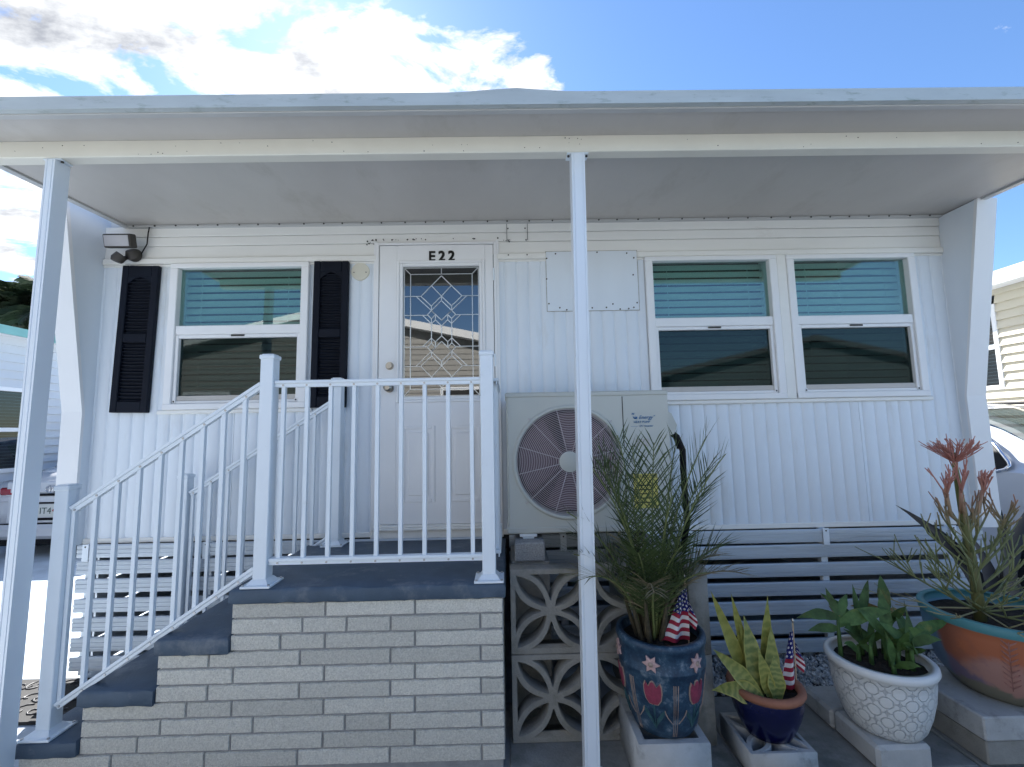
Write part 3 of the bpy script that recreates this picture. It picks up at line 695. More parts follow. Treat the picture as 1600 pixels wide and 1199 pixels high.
# casing front with a round hole
ring = [(FC.x+FR*math.cos(2*math.pi*i/64), FC.z+FR*math.sin(2*math.pi*i/64)) for i in range(64)]
me = holed([(ax0+.012,az0+.035),(ax1,az0+.035),(ax1,az1-.03),(ax0+.012,az1-.03)], [ring], .012, .0)
me.transform(Matrix.Rotation(R(90), 4, 'X')); me.transform(Matrix.Translation((-.47, ay0+.006+.25, -.89))); link('front_panel', me, m_ac, ac)
body = B(); body.box(ax0, ax0+.014, ay0+.02, ay1, az0+.035, az1-.03); body.box(ax1-.014, ax1, ay0+.012, ay1, az0+.035, az1-.03); body.box(ax0, ax1, ay1-.014, ay1, az0+.035, az1-.03)
body.prism([(ax0,ay0+.02),(ax0+.012,ay0),(ax0+.018,ay0+.014)], 'z', az0+.035, az1-.03)
ab(body, 'casing', m_ac)
ab(B().box(ax0-.006, ax1+.004, ay0-.006, ay1+.004, az1-.032, az1, .008), 'lid', m_ac)
ab(B().box(ax0-.004, ax1+.002, ay0-.005, ay1, az0, az0+.036, .006), 'base_pan', m_ac)
ab(B().box(.675, .680, ay0-.0015, ay0-.0003, az0+.04, az1-.034), 'panel_seam', m_screw)
ab(B().box(.05, .66, ay1-.05, ay1-.03, az0+.06, az1-.06), 'coil', m_acd)
ab(B().lathe([(FR+.018,0),(FR+.018,.006),(FR+.004,.010),(FR-.004,.004),(FR-.008,-.09)], (0,0,0), 72), 'bell_mouth', m_ac, ac, 'all')
o = [c for c in ac.children if c.name.startswith('bell_mouth')][0]; o.data.transform(Matrix.Translation((.47,-.25,.89))); o.data.transform(Matrix.Rotation(R(90),4,'X')); o.data.transform(Matrix.Translation((FC.x-.47, ay0+.25-.001, FC.z-.89)))
gr = B()
def ringpts(r, y): return [(FC.x+r*math.cos(2*math.pi*i/72), y, FC.z+r*math.sin(2*math.pi*i/72)) for i in range(73)]
k = 0; r = .066
while r < FR-.003:
    gr.tube(ringpts(r, ay0-.012+.010*(r/FR)**4), .0017, 4, False); r += .0098
ab(gr, 'grille_rings', m_acw, ac, 'all')
for i in range(12):
    t = 2*math.pi*(i+.42)/12; q = Vector((math.cos(t),0,math.sin(t))); e = FR+(.035 if i % 3 == 1 else .004)
    s = B().tube([FC+q*.055+Vector((0,ay0-.014,0)), FC+q*.2+Vector((0,ay0-.014,0)), FC+q*(FR-.01)+Vector((0,ay0-.008,0)), FC+q*e+Vector((0,ay0-.002,0))], .0023, 6); ab(s, 'grille_spoke', m_acw, ac, 'all')
ab(B().tube([FC+Vector((0,ay0-.006,0)), FC+Vector((0,ay0-.016,0)), FC+Vector((0,ay0-.019,0))], [.060,.060,.052], 32), 'grille_badge', m_ac, ac, True)
ab(B().cyl((FC.x,ay0+.03,FC.z), (0,1,0), .07, .06, 24), 'fan_hub', m_fan, ac, True)
for i in range(3):
    bb = B(); vs = []; n = 10
    for j in range(n+1):
        t = 2*math.pi*i/3+1.75*j/n
        for r in (.06, .17, .285): vs.append((FC.x+r*math.cos(t), ay0+.05+.05*(j/n), FC.z+r*math.sin(t)))
    ab(bb.add(vs, [(3*j+k, 3*j+k+1, 3*j+4+k, 3*j+3+k) for j in range(n) for k in range(2)]), 'fan_blade', m_fan, ac, True)
hr = B(); hr.box(.735,.83,ay0-.004,ay0-.0005,1.368,1.373); hr.box(.735,.83,ay0-.004,ay0-.0005,1.415,1.42); hr.box(.735,.74,ay0-.004,ay0-.0005,1.373,1.415); hr.box(.825,.83,ay0-.004,ay0-.0005,1.373,1.415)
h = ab(hr, 'hand_hold', m_ac); ab(B().box(.741,.824,ay0-.002,ay0-.0005,1.3735,1.4145), 'hand_hold_recess', m_soffit)
ylab = M('yellow energy label', (.62,.55,.14), .5); m_blue = M('blue print', (.03,.16,.36), .5)
ab(B().box(.722,.862,ay0-.0022,ay0-.0004,1.02,1.215), 'energy_label', ylab)
for txt, sz, x, z, mt, sh, sx in (('ENERGYGUIDE', .024, .792, 1.197, m_letter, 0, .88), ('"', .05, .728, 1.545, m_blue, .3, 1), ('ia Energy"', .030, .802, 1.539, m_blue, .3, 1), ('HEAT PUMP', .018, .787, 1.512, m_blue, 0, 1), ('DC Inverter', .016, .812, 1.489, m_blue, .2, 1)):
    me = textmesh(txt, sz, .0008, sh); link('lettering', me, mt, ac, (x-.47, ay0+.25-.003, z-.89), (R(90),0,0), (sx,1,1))
ab(B().tube([(.736,ay0-.002,1.547),(.742,ay0-.002,1.536),(.752,ay0-.002,1.534),(.760,ay0-.002,1.543)], [.001,.003,.004,.001], 6), 'logo_swoosh', m_blue)
ab(B().box(.722,.762,ay0-.002,ay0-.0005,1.487,1.4885), 'logo_rule', m_blue)
for i in range(5): ab(B().box(.735,.735+random.uniform(.07,.11),ay0-.0035,ay0-.0024,1.05+.024*i,1.056+.024*i), 'label_print', m_letter)
# service cover and line set on the right side
ab(B().prism([(-.36,1.60),(-.36,1.14),(-.16,1.14),(-.16,1.60)], 'x', ax1, ax1+.02), 'valve_panel', m_ac)
cvp = B(); cvp.prism([(ax1,1.58),(ax1+.035,1.56),(ax1+.065,1.49),(ax1+.045,1.44),(ax1,1.42)], 'y', -.37, -.2); ab(cvp, 'valve_cover', m_ac)
ab(B().tube([(ax1+.03,-.33,1.455),(ax1+.07,-.34,1.42),(ax1+.105,-.33,1.34),(ax1+.11,-.31,1.22),(ax1+.13,-.26,1.06),(ax1+.16,-.2,.9),(ax1+.17,-.1,.75),(ax1+.17,-.02,.6)], .019, 12), 'line_set', m_black, ac, True)
ab(B().tube([(ax1+.04,-.35,1.44),(ax1+.05,-.37,1.39),(ax1+.065,-.36,1.35),(ax1+.06,-.35,1.42)], .004, 6), 'control_wire', m_black, ac, True)
for x in (.11, .83):
    f = B(); f.box(x-.05,x+.05,-.41,-.33,.872,.892,.004); f.box(x-.032,x+.032,-.40,-.34,.862,.872); ab(f, 'foot', m_alu)
def cblock(x0, x1, y0, y1, z0, z1, mat, label, nm='concrete_block', b=.006):
    bb = B().box(-(x1-x0)/2, (x1-x0)/2, -(y1-y0)/2, (y1-y0)/2, 0, z1-z0, b); o = bb.build(nm, mat); o.location = ((x0+x1)/2, (y0+y1)/2, z0); tag(o, label, 'concrete block'); return o
cblock(.03, .195, -.50, -.30, .762, .862, m_spec, 'speckled concrete brick under the left foot of the heat pump')
cblock(.01, .22, -.49, -.12, .381, .761, m_conc, 'grey concrete block carrying the speckled brick below the heat pump')
cblock(.01, .22, -.49, -.12, .0, .380, m_conc, 'lowest grey concrete block behind the breeze block screen beside the stoop')
cblock(.74, .915, -.50, -.30, .762, .862, m_spec, 'speckled concrete brick under the right foot of the heat pump')
cblock(.62, .85, -.49, -.12, .381, .761, m_conc, 'grey concrete block under the heat pump foot behind the palm')
cblock(.62, .85, -.49, -.12, .0, .380, m_conc, 'lowest grey concrete block behind the palm planter')

# ------------------------------------------------------------------ breeze blocks
def breeze_mesh(S, thick):
    hf = S/2; fr_ = .024*S/.4; k = S/.4; holes = []
    d0, d1, wd = .030*k, (hf-fr_)*1.41421-.010*k, .036*k; rib = .028*k
    def lens(w_):
        n = 14; up_ = [(d0+(d1-d0)*i/n, w_*math.sin(math.pi*i/n)**.85) for i in range(n+1)]; return up_
    for q in range(4):
        a = math.pi/4+q*math.pi/2; ca, sa = math.cos(a), math.sin(a); u_ = lens(wd); pts = u_+[(d, -w_) for d, w_ in u_[-2:0:-1]]
        holes.append([(d*ca-w_*sa, d*sa+w_*ca) for d, w_ in pts])
    # concave triangles between the petals
    ca = sa = math.sqrt(.5); lim = hf-fr_
    side = []
    n = 24
    for i in range(n+1):
        t = i/n; d = d0+(d1-d0)*t; ww = wd*math.sin(math.pi*t)**.85+rib
        x, y = d*ca-ww*sa, d*sa+ww*ca
        if x > .003*k and y < lim: side.append((x, y))
    if side[-1][1] < lim-.002: side.append((side[-1][0]+(lim-side[-1][1])*.9, lim))
    tri = side+[(-x, y) for x, y in side[::-1]]
    for q in range(4):
        a = q*math.pi/2; holes.append([(x*math.cos(a)-y*math.sin(a), x*math.sin(a)+y*math.cos(a)) for x, y in tri])
    b_ = .001; return holed([(-hf+b_,-hf+b_),(hf-b_,-hf+b_),(hf-b_,hf-b_),(-hf+b_,hf-b_)], holes, thick, .002)
bmz = breeze_mesh(.396, .095)
for x, z, lab in ((.198,.598,'upper grey breeze block of the screen, right beside the brick stoop'), (.198,.199,'lower grey breeze block of the screen, right beside the brick stoop'), (.596,.598,'upper grey breeze block of the screen, behind the palm pot'), (.596,.199,'lower grey breeze block of the screen, behind the palm pot')):
    o = link('breeze_block', bmz, m_conc, None, (x, -.700, z), (R(90), 0, R(random.uniform(-.4,.4)))); tag(o, lab, 'breeze block', 'breeze blocks below the heat pump')
for z, lab in ((.598,'upper breeze block set edgewise between palm and slatted skirting'), (.199,'lower breeze block set edgewise between palm pot and snake plant')):
    o = link('breeze_block', bmz, m_conc, None, (.905, -.60, z), (R(90), 0, R(90))); tag(o, lab, 'breeze block', 'breeze blocks below the heat pump')
# plinth blocks under the pots
me = holed([(-.148,-.19),(.148,-.19),(.148,.19),(-.148,.19)], [[(-.112,-.155),(.112,-.155),(.112,-.02),(-.112,-.02)], [(-.112,.02),(.112,.02),(.112,.155),(-.112,.155)]], .19, .003)
o = link('plinth_block', me, m_conc2, None, (.661,-.88,.096)); tag(o, 'pale hollow concrete block under the blue tulip pot', 'concrete block')
bm2 = breeze_mesh(.285, .098)
o = link('plinth_block', bm2, m_conc2, None, (1.146,-.862,.05), (0,0,0)); tag(o, 'pale breeze block laid flat under the cobalt blue pot', 'concrete block')
def capstone(x0, x1, y0, y1, z0, z1, lab, mat=m_conc2, b=.012):
    o = cblock(x0, x1, y0, y1, z0, z1, mat, lab, 'plinth_block', b)
capstone(1.558, 1.80, -.985, -.72, .0, .10, 'pale solid concrete block under the front of the white embossed pot', b=.014)
capstone(1.552, 1.79, -.715, -.50, .0, .092, 'pale solid concrete block under the back of the white embossed pot', b=.014)
capstone(2.042, 2.56, -.975, -.56, .101, .20, 'upper concrete slab under the orange and teal pot', m_conc2, .006)
capstone(2.050, 2.57, -.968, -.55, .0, .10, 'lower concrete slab under the orange and teal pot', m_conc, .006)

# ------------------------------------------------------------------ pots
def lathe_pot(name, label, loc, outer, thick, mat, soil_z, seg=64):
    t = thing(name, label, 'planter', loc)
    prof = [(0.001,0)]+outer+[(outer[-1][0]-thick, outer[-1][1]-.003)]+[(max(.02, r_-thick), z) for r_, z in outer[::-1][1:] if z > soil_z-.06]
    # smooth outer profile
    B().lathe(prof, (0,0,0), seg).build('pot_body', mat, t, 'all')
    rr = max(r_ for r_, z in outer if z >= soil_z-.05)-thick+.002
    s = B(); vs = [(0,0,soil_z+.012)]; rnd_ = random.Random(5)
    for k in (.4, .75, 1.):
        for i in range(28): a = 2*math.pi*i/28; vs.append((rr*k*math.cos(a), rr*k*math.sin(a), soil_z+rnd_.uniform(-.008,.01)*(1 if k < 1 else .3)))
    fs = [(0,1+i,1+(i+1)%28) for i in range(28)]+[(1+28*k+i, 1+28*(k+1)+i, 1+28*(k+1)+(i+1)%28, 1+28*k+(i+1)%28) for k in range(2) for i in range(28)]
    s.add(vs, fs).build('soil', m_soil, t)
    return t
def rsurf(outer, z):
    for (r0, z0), (r1, z1) in zip(outer, outer[1:]):
        if z0 <= z <= z1 and z1 > z0: return r0+(r1-r0)*(z-z0)/(z1-z0)
    return outer[-1][0]
def onpot(parent, outer, name, mat, ang, z, shape, h=.004):
    """raised flat shape [(u,v)...] wrapped onto the pot at angle ang, height z"""
    n = len(shape); vs = []
    for hh in (.0, h):
        for u_, v_ in shape:
            r_ = rsurf(outer, z+v_)+hh-.001*(hh == 0); a = ang+u_/rsurf(outer, z); vs.append((r_*math.cos(a), r_*math.sin(a), z+v_))
    c = len(vs); cu = sum(p[0] for p in shape)/n; cv_ = sum(p[1] for p in shape)/n; r_ = rsurf(outer, z+cv_)+h*1.5; a = ang+cu/rsurf(outer, z); vs.append((r_*math.cos(a), r_*math.sin(a), z+cv_))
    return B().add(vs, [(i,(i+1)%n,n+(i+1)%n,n+i) for i in range(n)]+[(n+i,n+(i+1)%n,c) for i in range(n)]).build(name, mat, parent)
# blue tulip pot
mt_b, n_, l_, b_p, u_, v_, mth, mixc = uvmat('weathered blue glaze', .45)
geo = n_.new('ShaderNodeNewGeometry'); nz = n_.new('ShaderNodeTexNoise'); nz.inputs['Scale'].default_value = 16; nz.inputs['Detail'].default_value = 9; nz.inputs['Roughness'].default_value = .7; l_.new(geo.outputs['Position'], nz.inputs['Vector'])
rr = n_.new('ShaderNodeValToRGB'); e = rr.color_ramp.elements; e[0].position = .42; e[0].color = (.012,.032,.065,1); e[1].position = .70; e[1].color = (.20,.25,.30,1); x_ = e.new(.55); x_.color = (.028,.068,.115,1)
l_.new(nz.outputs['Fac'], rr.inputs[0]); l_.new(rr.outputs[0], b_p.inputs['Base Color'])
bpn = n_.new('ShaderNodeBump'); bpn.inputs['Strength'].default_value = .5; bpn.inputs['Distance'].default_value = .006; l_.new(nz.outputs['Fac'], bpn.inputs['Height']); l_.new(bpn.outputs[0], b_p.inputs['Normal'])
po1 = [(.10,0),(.128,.008),(.142,.04),(.158,.10),(.172,.17),(.181,.235),(.185,.27),(.188,.274),(.188,.282),(.184,.287),(.185,.33),(.186,.355),(.190,.36),(.193,.375),(.190,.388),(.184,.392)]
p1 = lathe_pot('tulip_pot', 'weathered blue ceramic pot with raised red tulips and pink flowers', (.668,-.925,.192), po1, .02, mt_b, .35)
m_pink = M('pink glazed flower', (.48,.32,.31), .5, .15, 60); m_tulip = M('red glazed tulip', (.24,.04,.075), .5, .2, 60); m_pline = M('incised clay line', (.32,.24,.20), .7, .2, 50); m_pgreen = M('dull green glaze', (.03,.085,.10), .5, .3, 40)
def star(n, r0, r1, ph=0.): return [((r1 if i % 2 == 0 else r0)*math.cos(ph+math.pi*i/n), (r1 if i % 2 == 0 else r0)*math.sin(ph+math.pi*i/n)) for i in range(2*n)]
tul = [(0,-.036),(.014,-.034),(.024,-.018),(.027,.004),(.026,.024),(.022,.036),(.013,.020),(.004,.038),(-.001,.040),(-.006,.036),(-.013,.020),(-.021,.036),(-.026,.022),(-.026,.0),(-.022,-.02),(-.013,-.034)]
leaf = [(0,-.055),(.012,-.03),(.032,.0),(.038,.03),(.022,.012),(.006,-.012)]
for i in range(6):
    a = R(-90)+R(-28)+i*R(60)-R(2)
    onpot(p1, po1, 'flower_relief', m_pink, a, .318, star(6,.019,.036,.3*i), .007)
    o = onpot(p1, po1, 'flower_centre', m_pline, a, .318, star(9,.009,.011), .011)
    tul2 = [(x*1.25, y*1.2) for x, y in tul]; onpot(p1, po1, 'tulip_relief', m_tulip, a, .200, tul2, .007)
    onpot(p1, po1, 'tulip_outline', m_pline, a, .200, [(x*1.13, y*1.10) for x, y in tul2], .004)
    onpot(p1, po1, 'leaf_relief', m_pgreen, a+.01, .105, leaf, .004); onpot(p1, po1, 'leaf_relief', m_pgreen, a-.01, .105, [(-x, y) for x, y in leaf[::-1]], .004)
    onpot(p1, po1, 'stem_relief', m_pgreen, a, .12, [(-.003,-.07),(.003,-.07),(.003,.05),(-.003,.05)], .004)
    for s in (-.010, -.002, .008): onpot(p1, po1, 'incised_line', m_pline, a+R(30)+s/.18, .13, [(-.0014,-.11),(.0014,-.11),(.0014,.11),(-.0014,.11)], .003)
    for s in (1, -1):
        arc = [(s*(.012+.030*math.sin(t*1.5)), -.03+.055*t*1.0) for t in [k/8 for k in range(9)]]
        onpot(p1, po1, 'incised_line', m_pline, a+R(30), .11, arc+[(x+s*.0028, y) for x, y in arc[::-1]], .003)
# cobalt pot
m_cobalt = M('cobalt glaze', (.004,.005,.045), .25, .3, 9, spec=.5, coat=.3, dirt=((.35,.38,.45), .9, 120, .70)); m_terra = M('terracotta rim', (.30,.125,.075), .7, .15, 14, dirt=((.18,.10,.08), .6, 20, .55))
po2 = [(.085,0),(.098,.004),(.112,.03),(.136,.085),(.150,.135),(.153,.175),(.150,.186)]
p2 = lathe_pot('cobalt_pot', 'glossy cobalt blue pot with bare terracotta rim', (1.160,-.862,.101), po2, .018, m_cobalt, .165)
B().lathe([(.130,.176),(.155,.178),(.163,.192),(.160,.206),(.148,.212),(.134,.208),(.128,.192),(.130,.176)], (0,0,0), 64).build('rim', m_terra, p2, 'all')
# white embossed pot
mt_w, n_, l_, b_p, u_, v_, mth, mixc = uvmat('white embossed glaze', .35)
tcn = n_.new('ShaderNodeTexCoord'); so = n_.new('ShaderNodeSeparateXYZ'); l_.new(tcn.outputs['Object'], so.inputs[0])
da = mth('ADD', mth('MULTIPLY', u_, 13), mth('MULTIPLY', so.outputs[2], 11)); db = mth('SUBTRACT', mth('MULTIPLY', u_, 13), mth('MULTIPLY', so.outputs[2], 11))
def lattice(o_):
    fa = mth('SUBTRACT', mth('FRACT', mth('ADD', da, o_)), .5); fb_ = mth('SUBTRACT', mth('FRACT', mth('ADD', db, o_)), .5)
    return fa, fb_, mth('SQRT', mth('ADD', mth('POWER', fa, 2), mth('POWER', fb_, 2)))
def line(x, wd_): return mth('SUBTRACT', 1, mth('MINIMUM', 1, mth('DIVIDE', mth('ABSOLUTE', x), wd_)))
fa, fb_, dA = lattice(0); ga, gb_, dB = lattice(.5)
oct_ = mth('MAXIMUM', mth('MAXIMUM', mth('ABSOLUTE', fa), mth('ABSOLUTE', fb_)), mth('MULTIPLY', mth('ADD', mth('ABSOLUTE', fa), mth('ABSOLUTE', fb_)), .72))
g1 = line(mth('SUBTRACT', oct_, .37), .05)
pet = mth('MULTIPLY', line(mth('SUBTRACT', mth('ABSOLUTE', ga), mth('ABSOLUTE', gb_)), .07), mth('LESS_THAN', dB, .30))
g2 = line(mth('SUBTRACT', dB, .11), .05)
ht = mth('MAXIMUM', g1, mth('MAXIMUM', pet, g2))
msk = mth('LESS_THAN', so.outputs[2], .262); ht = mth('MULTIPLY', ht, msk)
bpn = n_.new('ShaderNodeBump'); bpn.inputs['Strength'].default_value = .8; bpn.inputs['Distance'].default_value = .004; bpn.invert = True; l_.new(ht, bpn.inputs['Height']); l_.new(bpn.outputs[0], b_p.inputs['Normal'])
l_.new(mixc(mth('MULTIPLY', ht, .55), (.66,.68,.68), (.36,.39,.42)), b_p.inputs['Base Color'])
po3 = [(.115,0),(.136,.006),(.152,.03),(.174,.09),(.190,.16),(.198,.225),(.200,.262),(.206,.266),(.214,.280),(.212,.296),(.203,.304)]
p3 = lathe_pot('embossed_pot', 'white glazed pot embossed with a flower lattice', (1.715,-.84,.101), po3, .022, mt_w, .262)
# orange and teal pot
mt_o, n_, l_, b_p, u_, v_, mth, mixc = uvmat('painted southwest glaze', .5)
tcn = n_.new('ShaderNodeTexCoord'); so = n_.new('ShaderNodeSeparateXYZ'); l_.new(tcn.outputs['Object'], so.inputs[0])
nz = n_.new('ShaderNodeTexNoise'); nz.inputs['Scale'].default_value = 6; nz.inputs['Detail'].default_value = 7; l_.new(tcn.outputs['Object'], nz.inputs['Vector'])
wob = mth('MULTIPLY', mth('SUBTRACT', nz.outputs['Fac'], .5), .30)
zc = mth('ADD', so.outputs[2], wob)
def step(x, a, b): 
    q = n_.new('ShaderNodeMapRange'); q.interpolation_type = 'SMOOTHSTEP'; q.inputs[1].default_value = a; q.inputs[2].default_value = b; l_.new(x, q.inputs[0]); return q.outputs[0]
colr = mixc(step(zc, .17, .22), (.36,.20,.17), (.38,.125,.06))
colr = mixc(step(mth('ADD', u_, wob), .545, .575), mixc(step(zc, .14, .2), (.17,.13,.19), (.30,.11,.065)), colr)
bl = mixc(step(zc, .1, .3), (.13,.19,.27), (.11,.24,.34))
colr = mixc(step(mth('ADD', u_, mth('MULTIPLY', wob, .12)), .700, .710), colr, bl)
colr = mixc(step(mth('ADD', u_, mth('MULTIPLY', wob, .3)), .47, .50), bl, colr)
colr = mixc(step(zc, .045, .075), (.17,.16,.12), colr)
colr = mixc(step(so.outputs[2], .322, .328), colr, (.075,.24,.27))
l_.new(colr, b_p.inputs['Base Color'])
nz2 = n_.new('ShaderNodeTexNoise'); nz2.inputs['Scale'].default_value = 30; l_.new(tcn.outputs['Object'], nz2.inputs['Vector']); bpn = n_.new('ShaderNodeBump'); bpn.inputs['Strength'].default_value = .2; l_.new(nz2.outputs['Fac'], bpn.inputs['Height']); l_.new(bpn.outputs[0], b_p.inputs['Normal'])
po4 = [(.14,0),(.175,.006),(.205,.035),(.245,.095),(.262,.165),(.278,.235),(.286,.295),(.288,.320),(.292,.326),(.296,.340),(.296,.362),(.288,.368)]
p4 = lathe_pot('painted_pot', 'large orange and teal painted pot with fern relief', (2.372,-.775,.201), po4, .022, mt_o, .315)
m_fern = M('fern relief clay', (.30,.15,.13), .6, .25, 40); m_pl = M('dark painted line', (.035,.10,.10), .6, .2, 40)
A0 = R(-90)-R(46)
for k in range(9):
    z = .10+.024*k
    for s in (1,-1): onpot(p4, po4, 'fern_relief', m_fern, A0+R(4), z, [(0,0),(s*.022,.020),(s*.026,.028),(s*.004,.012)], .0035)
onpot(p4, po4, 'fern_relief', m_fern, A0+R(4), .19, [(-.002,-.10),(.002,-.10),(.002,.12),(-.002,.12)], .0035)
for s in (-.018,-.006,.006): onpot(p4, po4, 'painted_line', m_pl, A0+R(27)+s/.29, .18, [(-.0022,-.13),(.0022,-.13),(.0022,-.06),(.0022,.0),(.0022,.07),(.0022,.135),(-.0022,.135),(-.0022,.07),(-.0022,0),(-.0022,-.06)], .002)

# ------------------------------------------------------------------ plants
def frond(parent, base, az, a0, a1, length, ll, seed, mat=None, npair=25, start=.22):
    r = random.Random(seed); n = 18; p = Vector(base); pts = [p.copy()]; tang = []; hd = Vector((math.cos(az), math.sin(az), 0)); tw = r.uniform(-.25,.25)
    for i in range(n):
        t = i/n; a = a0+(a1-a0)*t**1.4; d = hd*math.sin(a)+Vector((0,0,1))*math.cos(a); d += Vector((-hd.y,hd.x,0))*tw*t*.4; d.normalize(); p = p+d*(length/n); pts.append(p.copy()); tang.append(d)
    tang.append(tang[-1]); lf_ = B()
    st_ = B().tube(pts, [.006*(1-.8*i/n)+.0012 for i in range(n+1)], 5)
    for k in range(npair):
        t = start+(1-start)*(k+r.random()*.5)/npair; i = min(n-1, int(t*n)); q = pts[i].lerp(pts[i+1], t*n-i); d = tang[i]; side = d.cross(Vector((0,0,1)))
        if side.length < .05: side = Vector((-hd.y, hd.x, 0))
        side.normalize(); nrm = side.cross(d).normalized()
        tt = (t-start)/(1-start); L_ = ll*(.35+.9*math.sin(math.pi*(.16+.74*tt))**.8)*r.uniform(.85,1.1)
        for s in (1, -1):
            ang = R(62)-R(36)*tt+r.uniform(-.12,.12); v = (d*math.cos(ang)+side*s*math.sin(ang)+nrm*r.uniform(.05,.35)).normalized()
            wv = v.cross(nrm).normalized()*.0030; m1 = q+v*L_*.5; tip = q+v*L_+Vector((0,0,-1))*L_*r.uniform(.02,.14)
            lf_.add([q-wv*.6, q+wv*.6, m1+wv, m1-wv, tip], [(0,1,2,3),(3,2,4)])
    o = lf_.build('frond', mat or m_green_palm, parent); st_.build('rachis', m_palm_stem if mat is None else mat, o, 'all')
pb = Vector((.640,-.905,.555))
palm = thing('potted_palm', 'young date palm with thin spiky fronds in the tulip pot', 'palm plant', tuple(pb))
r_ = random.Random(21)
spec = [(-168,6,40,.90),(-150,4,34,.88),(178,10,62,.74),(165,5,30,.92),(-20,10,40,.98),(-5,9,30,1.04),(12,8,50,.92),(30,14,56,.84),(60,4,24,.98),(110,5,20,1.02),(140,6,28,.98),(-75,10,56,.58),(-120,12,60,.56),(-60,6,26,.74),(20,3,14,.98),(-175,14,80,.58),(150,16,76,.6),(-10,18,72,.58),(-50,14,76,.50),(-105,18,84,.46),(80,4,12,.94),(-148,12,95,.52)]
for i, (az, a0, a1, ln_) in enumerate(spec):
    frond(palm, (.062*math.cos(R(az))*r_.random(), .05*math.sin(R(az))*r_.random(), -.01), R(az+r_.uniform(-8,8)), R(a0), R(a1), ln_*.90, .185, i, None)
for i in range(5): frond(palm, (.05*math.cos(i*1.3), .05*math.sin(i*1.3), 0), R(i*80+20), R(14), R(105), r_.uniform(.4,.6), .12, 60+i, m_palm_dry)
sh = B()
for i in range(26):
    a = r_.random()*6.28; rr = .02+.05*r_.random(); p0 = Vector((rr*math.cos(a), rr*math.sin(a), -.02)); sh.tube([p0, p0*1.5+Vector((0,0,.10)), p0*2.1+Vector((0,0,.26))], [.013,.010,.005], 6)
sh.build('stem_clump', M('fibrous palm base', (.06,.05,.03), .9, .4, 60), palm, True)

def strap(parent, base, tipdir, length, width, bend, mat, seed, name='leaf', cup=.25, tipw=.06, twist=0., peak=.45, n=14):
    """a strap/lance leaf: starts at base, heads along tipdir, bends by 'bend' (vector) quadratically"""
    r = random.Random(seed); d = Vector(tipdir).normalized(); bv = Vector(bend); vs = []; ups = []
    pts = [Vector(base)+d*length*(i/n)+bv*length*(i/n)**2 for i in range(n+1)]
    for i, p in enumerate(pts):
        t = i/n; tg = (pts[min(i+1,n)]-pts[max(i-1,0)]).normalized(); side = tg.cross(Vector((0,-1,.15))).normalized()
        side = Matrix.Rotation(twist*t+.15*math.sin(5*t+seed), 3, tg) @ side; nr = side.cross(tg).normalized()
        w_ = width*((.45+.55*math.sin(math.pi/2*min(1, t/peak))) if t < peak else max(tipw if i < n else 0.01, math.cos(math.pi/2*(t-peak)/(1-peak))**1.05))
        wv = 1+.06*math.sin(17*t+seed)
        vs += [p-side*w_/2*wv+nr*cup*w_/2, p-nr*.0012, p+side*w_/2*wv+nr*cup*w_/2, p+nr*.0008]
    fs = []
    for i in range(n):
        a = 4*i; b2 = a+4
        fs += [(a,a+1,b2+1,b2),(a+1,a+2,b2+2,b2+1),(a+2,a+3,b2+3,b2+2),(a+3,a,b2,b2+3)]
    bb = B(); bb.add(vs, fs); bb.uv = {}
    for i in range(n):
        v0, v1 = i/n, (i+1)/n
        for k, (ua, ub) in enumerate(((0,.5),(.5,1),(1,.5),(.5,0))): bb.uv[4*i+k] = [(ua,v0),(ub,v0),(ub,v1),(ua,v1)]
    return bb.build(name, mat, parent, True)
# snake plant material: banded, yellow margins
mt_s, n_, l_, b_p, u_, v_, mth, mixc = uvmat('snake plant leaf', .42)
tcn = n_.new('ShaderNodeTexCoord'); nz = n_.new('ShaderNodeTexNoise'); nz.inputs['Scale'].default_value = 38; nz.inputs['Detail'].default_value = 5; l_.new(tcn.outputs['Object'], nz.inputs['Vector'])
bands = mth('SINE', mth('ADD', mth('MULTIPLY', v_, 55), mth('MULTIPLY', nz.outputs['Fac'], 9)))
edge = mth('GREATER_THAN', mth('ABSOLUTE', mth('SUBTRACT', u_, .5)), .43)
cs_ = mixc(mth('MULTIPLY', mth('ADD', bands, 1), .5), (.12,.16,.045), (.27,.28,.085)); oi = n_.new('ShaderNodeObjectInfo')
cs_ = mixc(mth('MULTIPLY', oi.outputs['Random'], .45), cs_, (.34,.30,.05)); cs_ = mixc(mth('MULTIPLY', edge, .7), cs_, (.36,.33,.08)); l_.new(cs_, b_p.inputs['Base Color'])
sb = Vector((1.160,-.862,.268))
sn = thing('snake_plant', 'yellow green banded snake plant in the cobalt pot', 'snake plant', tuple(sb))
tips = [((-.060,.02),( .941,.713),.046,(-.02,0,.0)), ((-.03,.045),(1.036,.70),.036,(0,0,0)), ((.03,.05),(1.209,.685),.042,(.03,0,.02)), ((-.035,-.03),(1.089,.600),.064,(0,0,0)), ((-.02,.0),(1.065,.56),.05,(0,0,0)), ((.02,-.02),(1.215,.545),.060,(.05,0,.0)), ((-.05,-.05),(.915,.475),.056,(-.10,0,-.12)), ((-.055,-.075),(.896,.300),.068,(-.22,-.05,-.55)), ((.02,-.06),(1.190,.44),.058,(.05,0,-.05)), ((.0,-.05),(1.12,.47),.045,(0,0,0))]
for i, (b0, (tx, tz), wd, bend) in enumerate(tips):
    base = Vector((b0[0], b0[1], -.01)); tip = Vector((tx-sb.x, -.04 if i > 5 else .01, tz-sb.z)); bv = Vector(bend); d = tip-base; ln_ = d.length
    bvn = bv; dd = (d-bvn*ln_)
    strap(sn, base, dd, dd.length if dd.length > .05 else ln_, wd*1.3, bvn*ln_/max(.05, dd.length), mt_s, i, peak=.36)
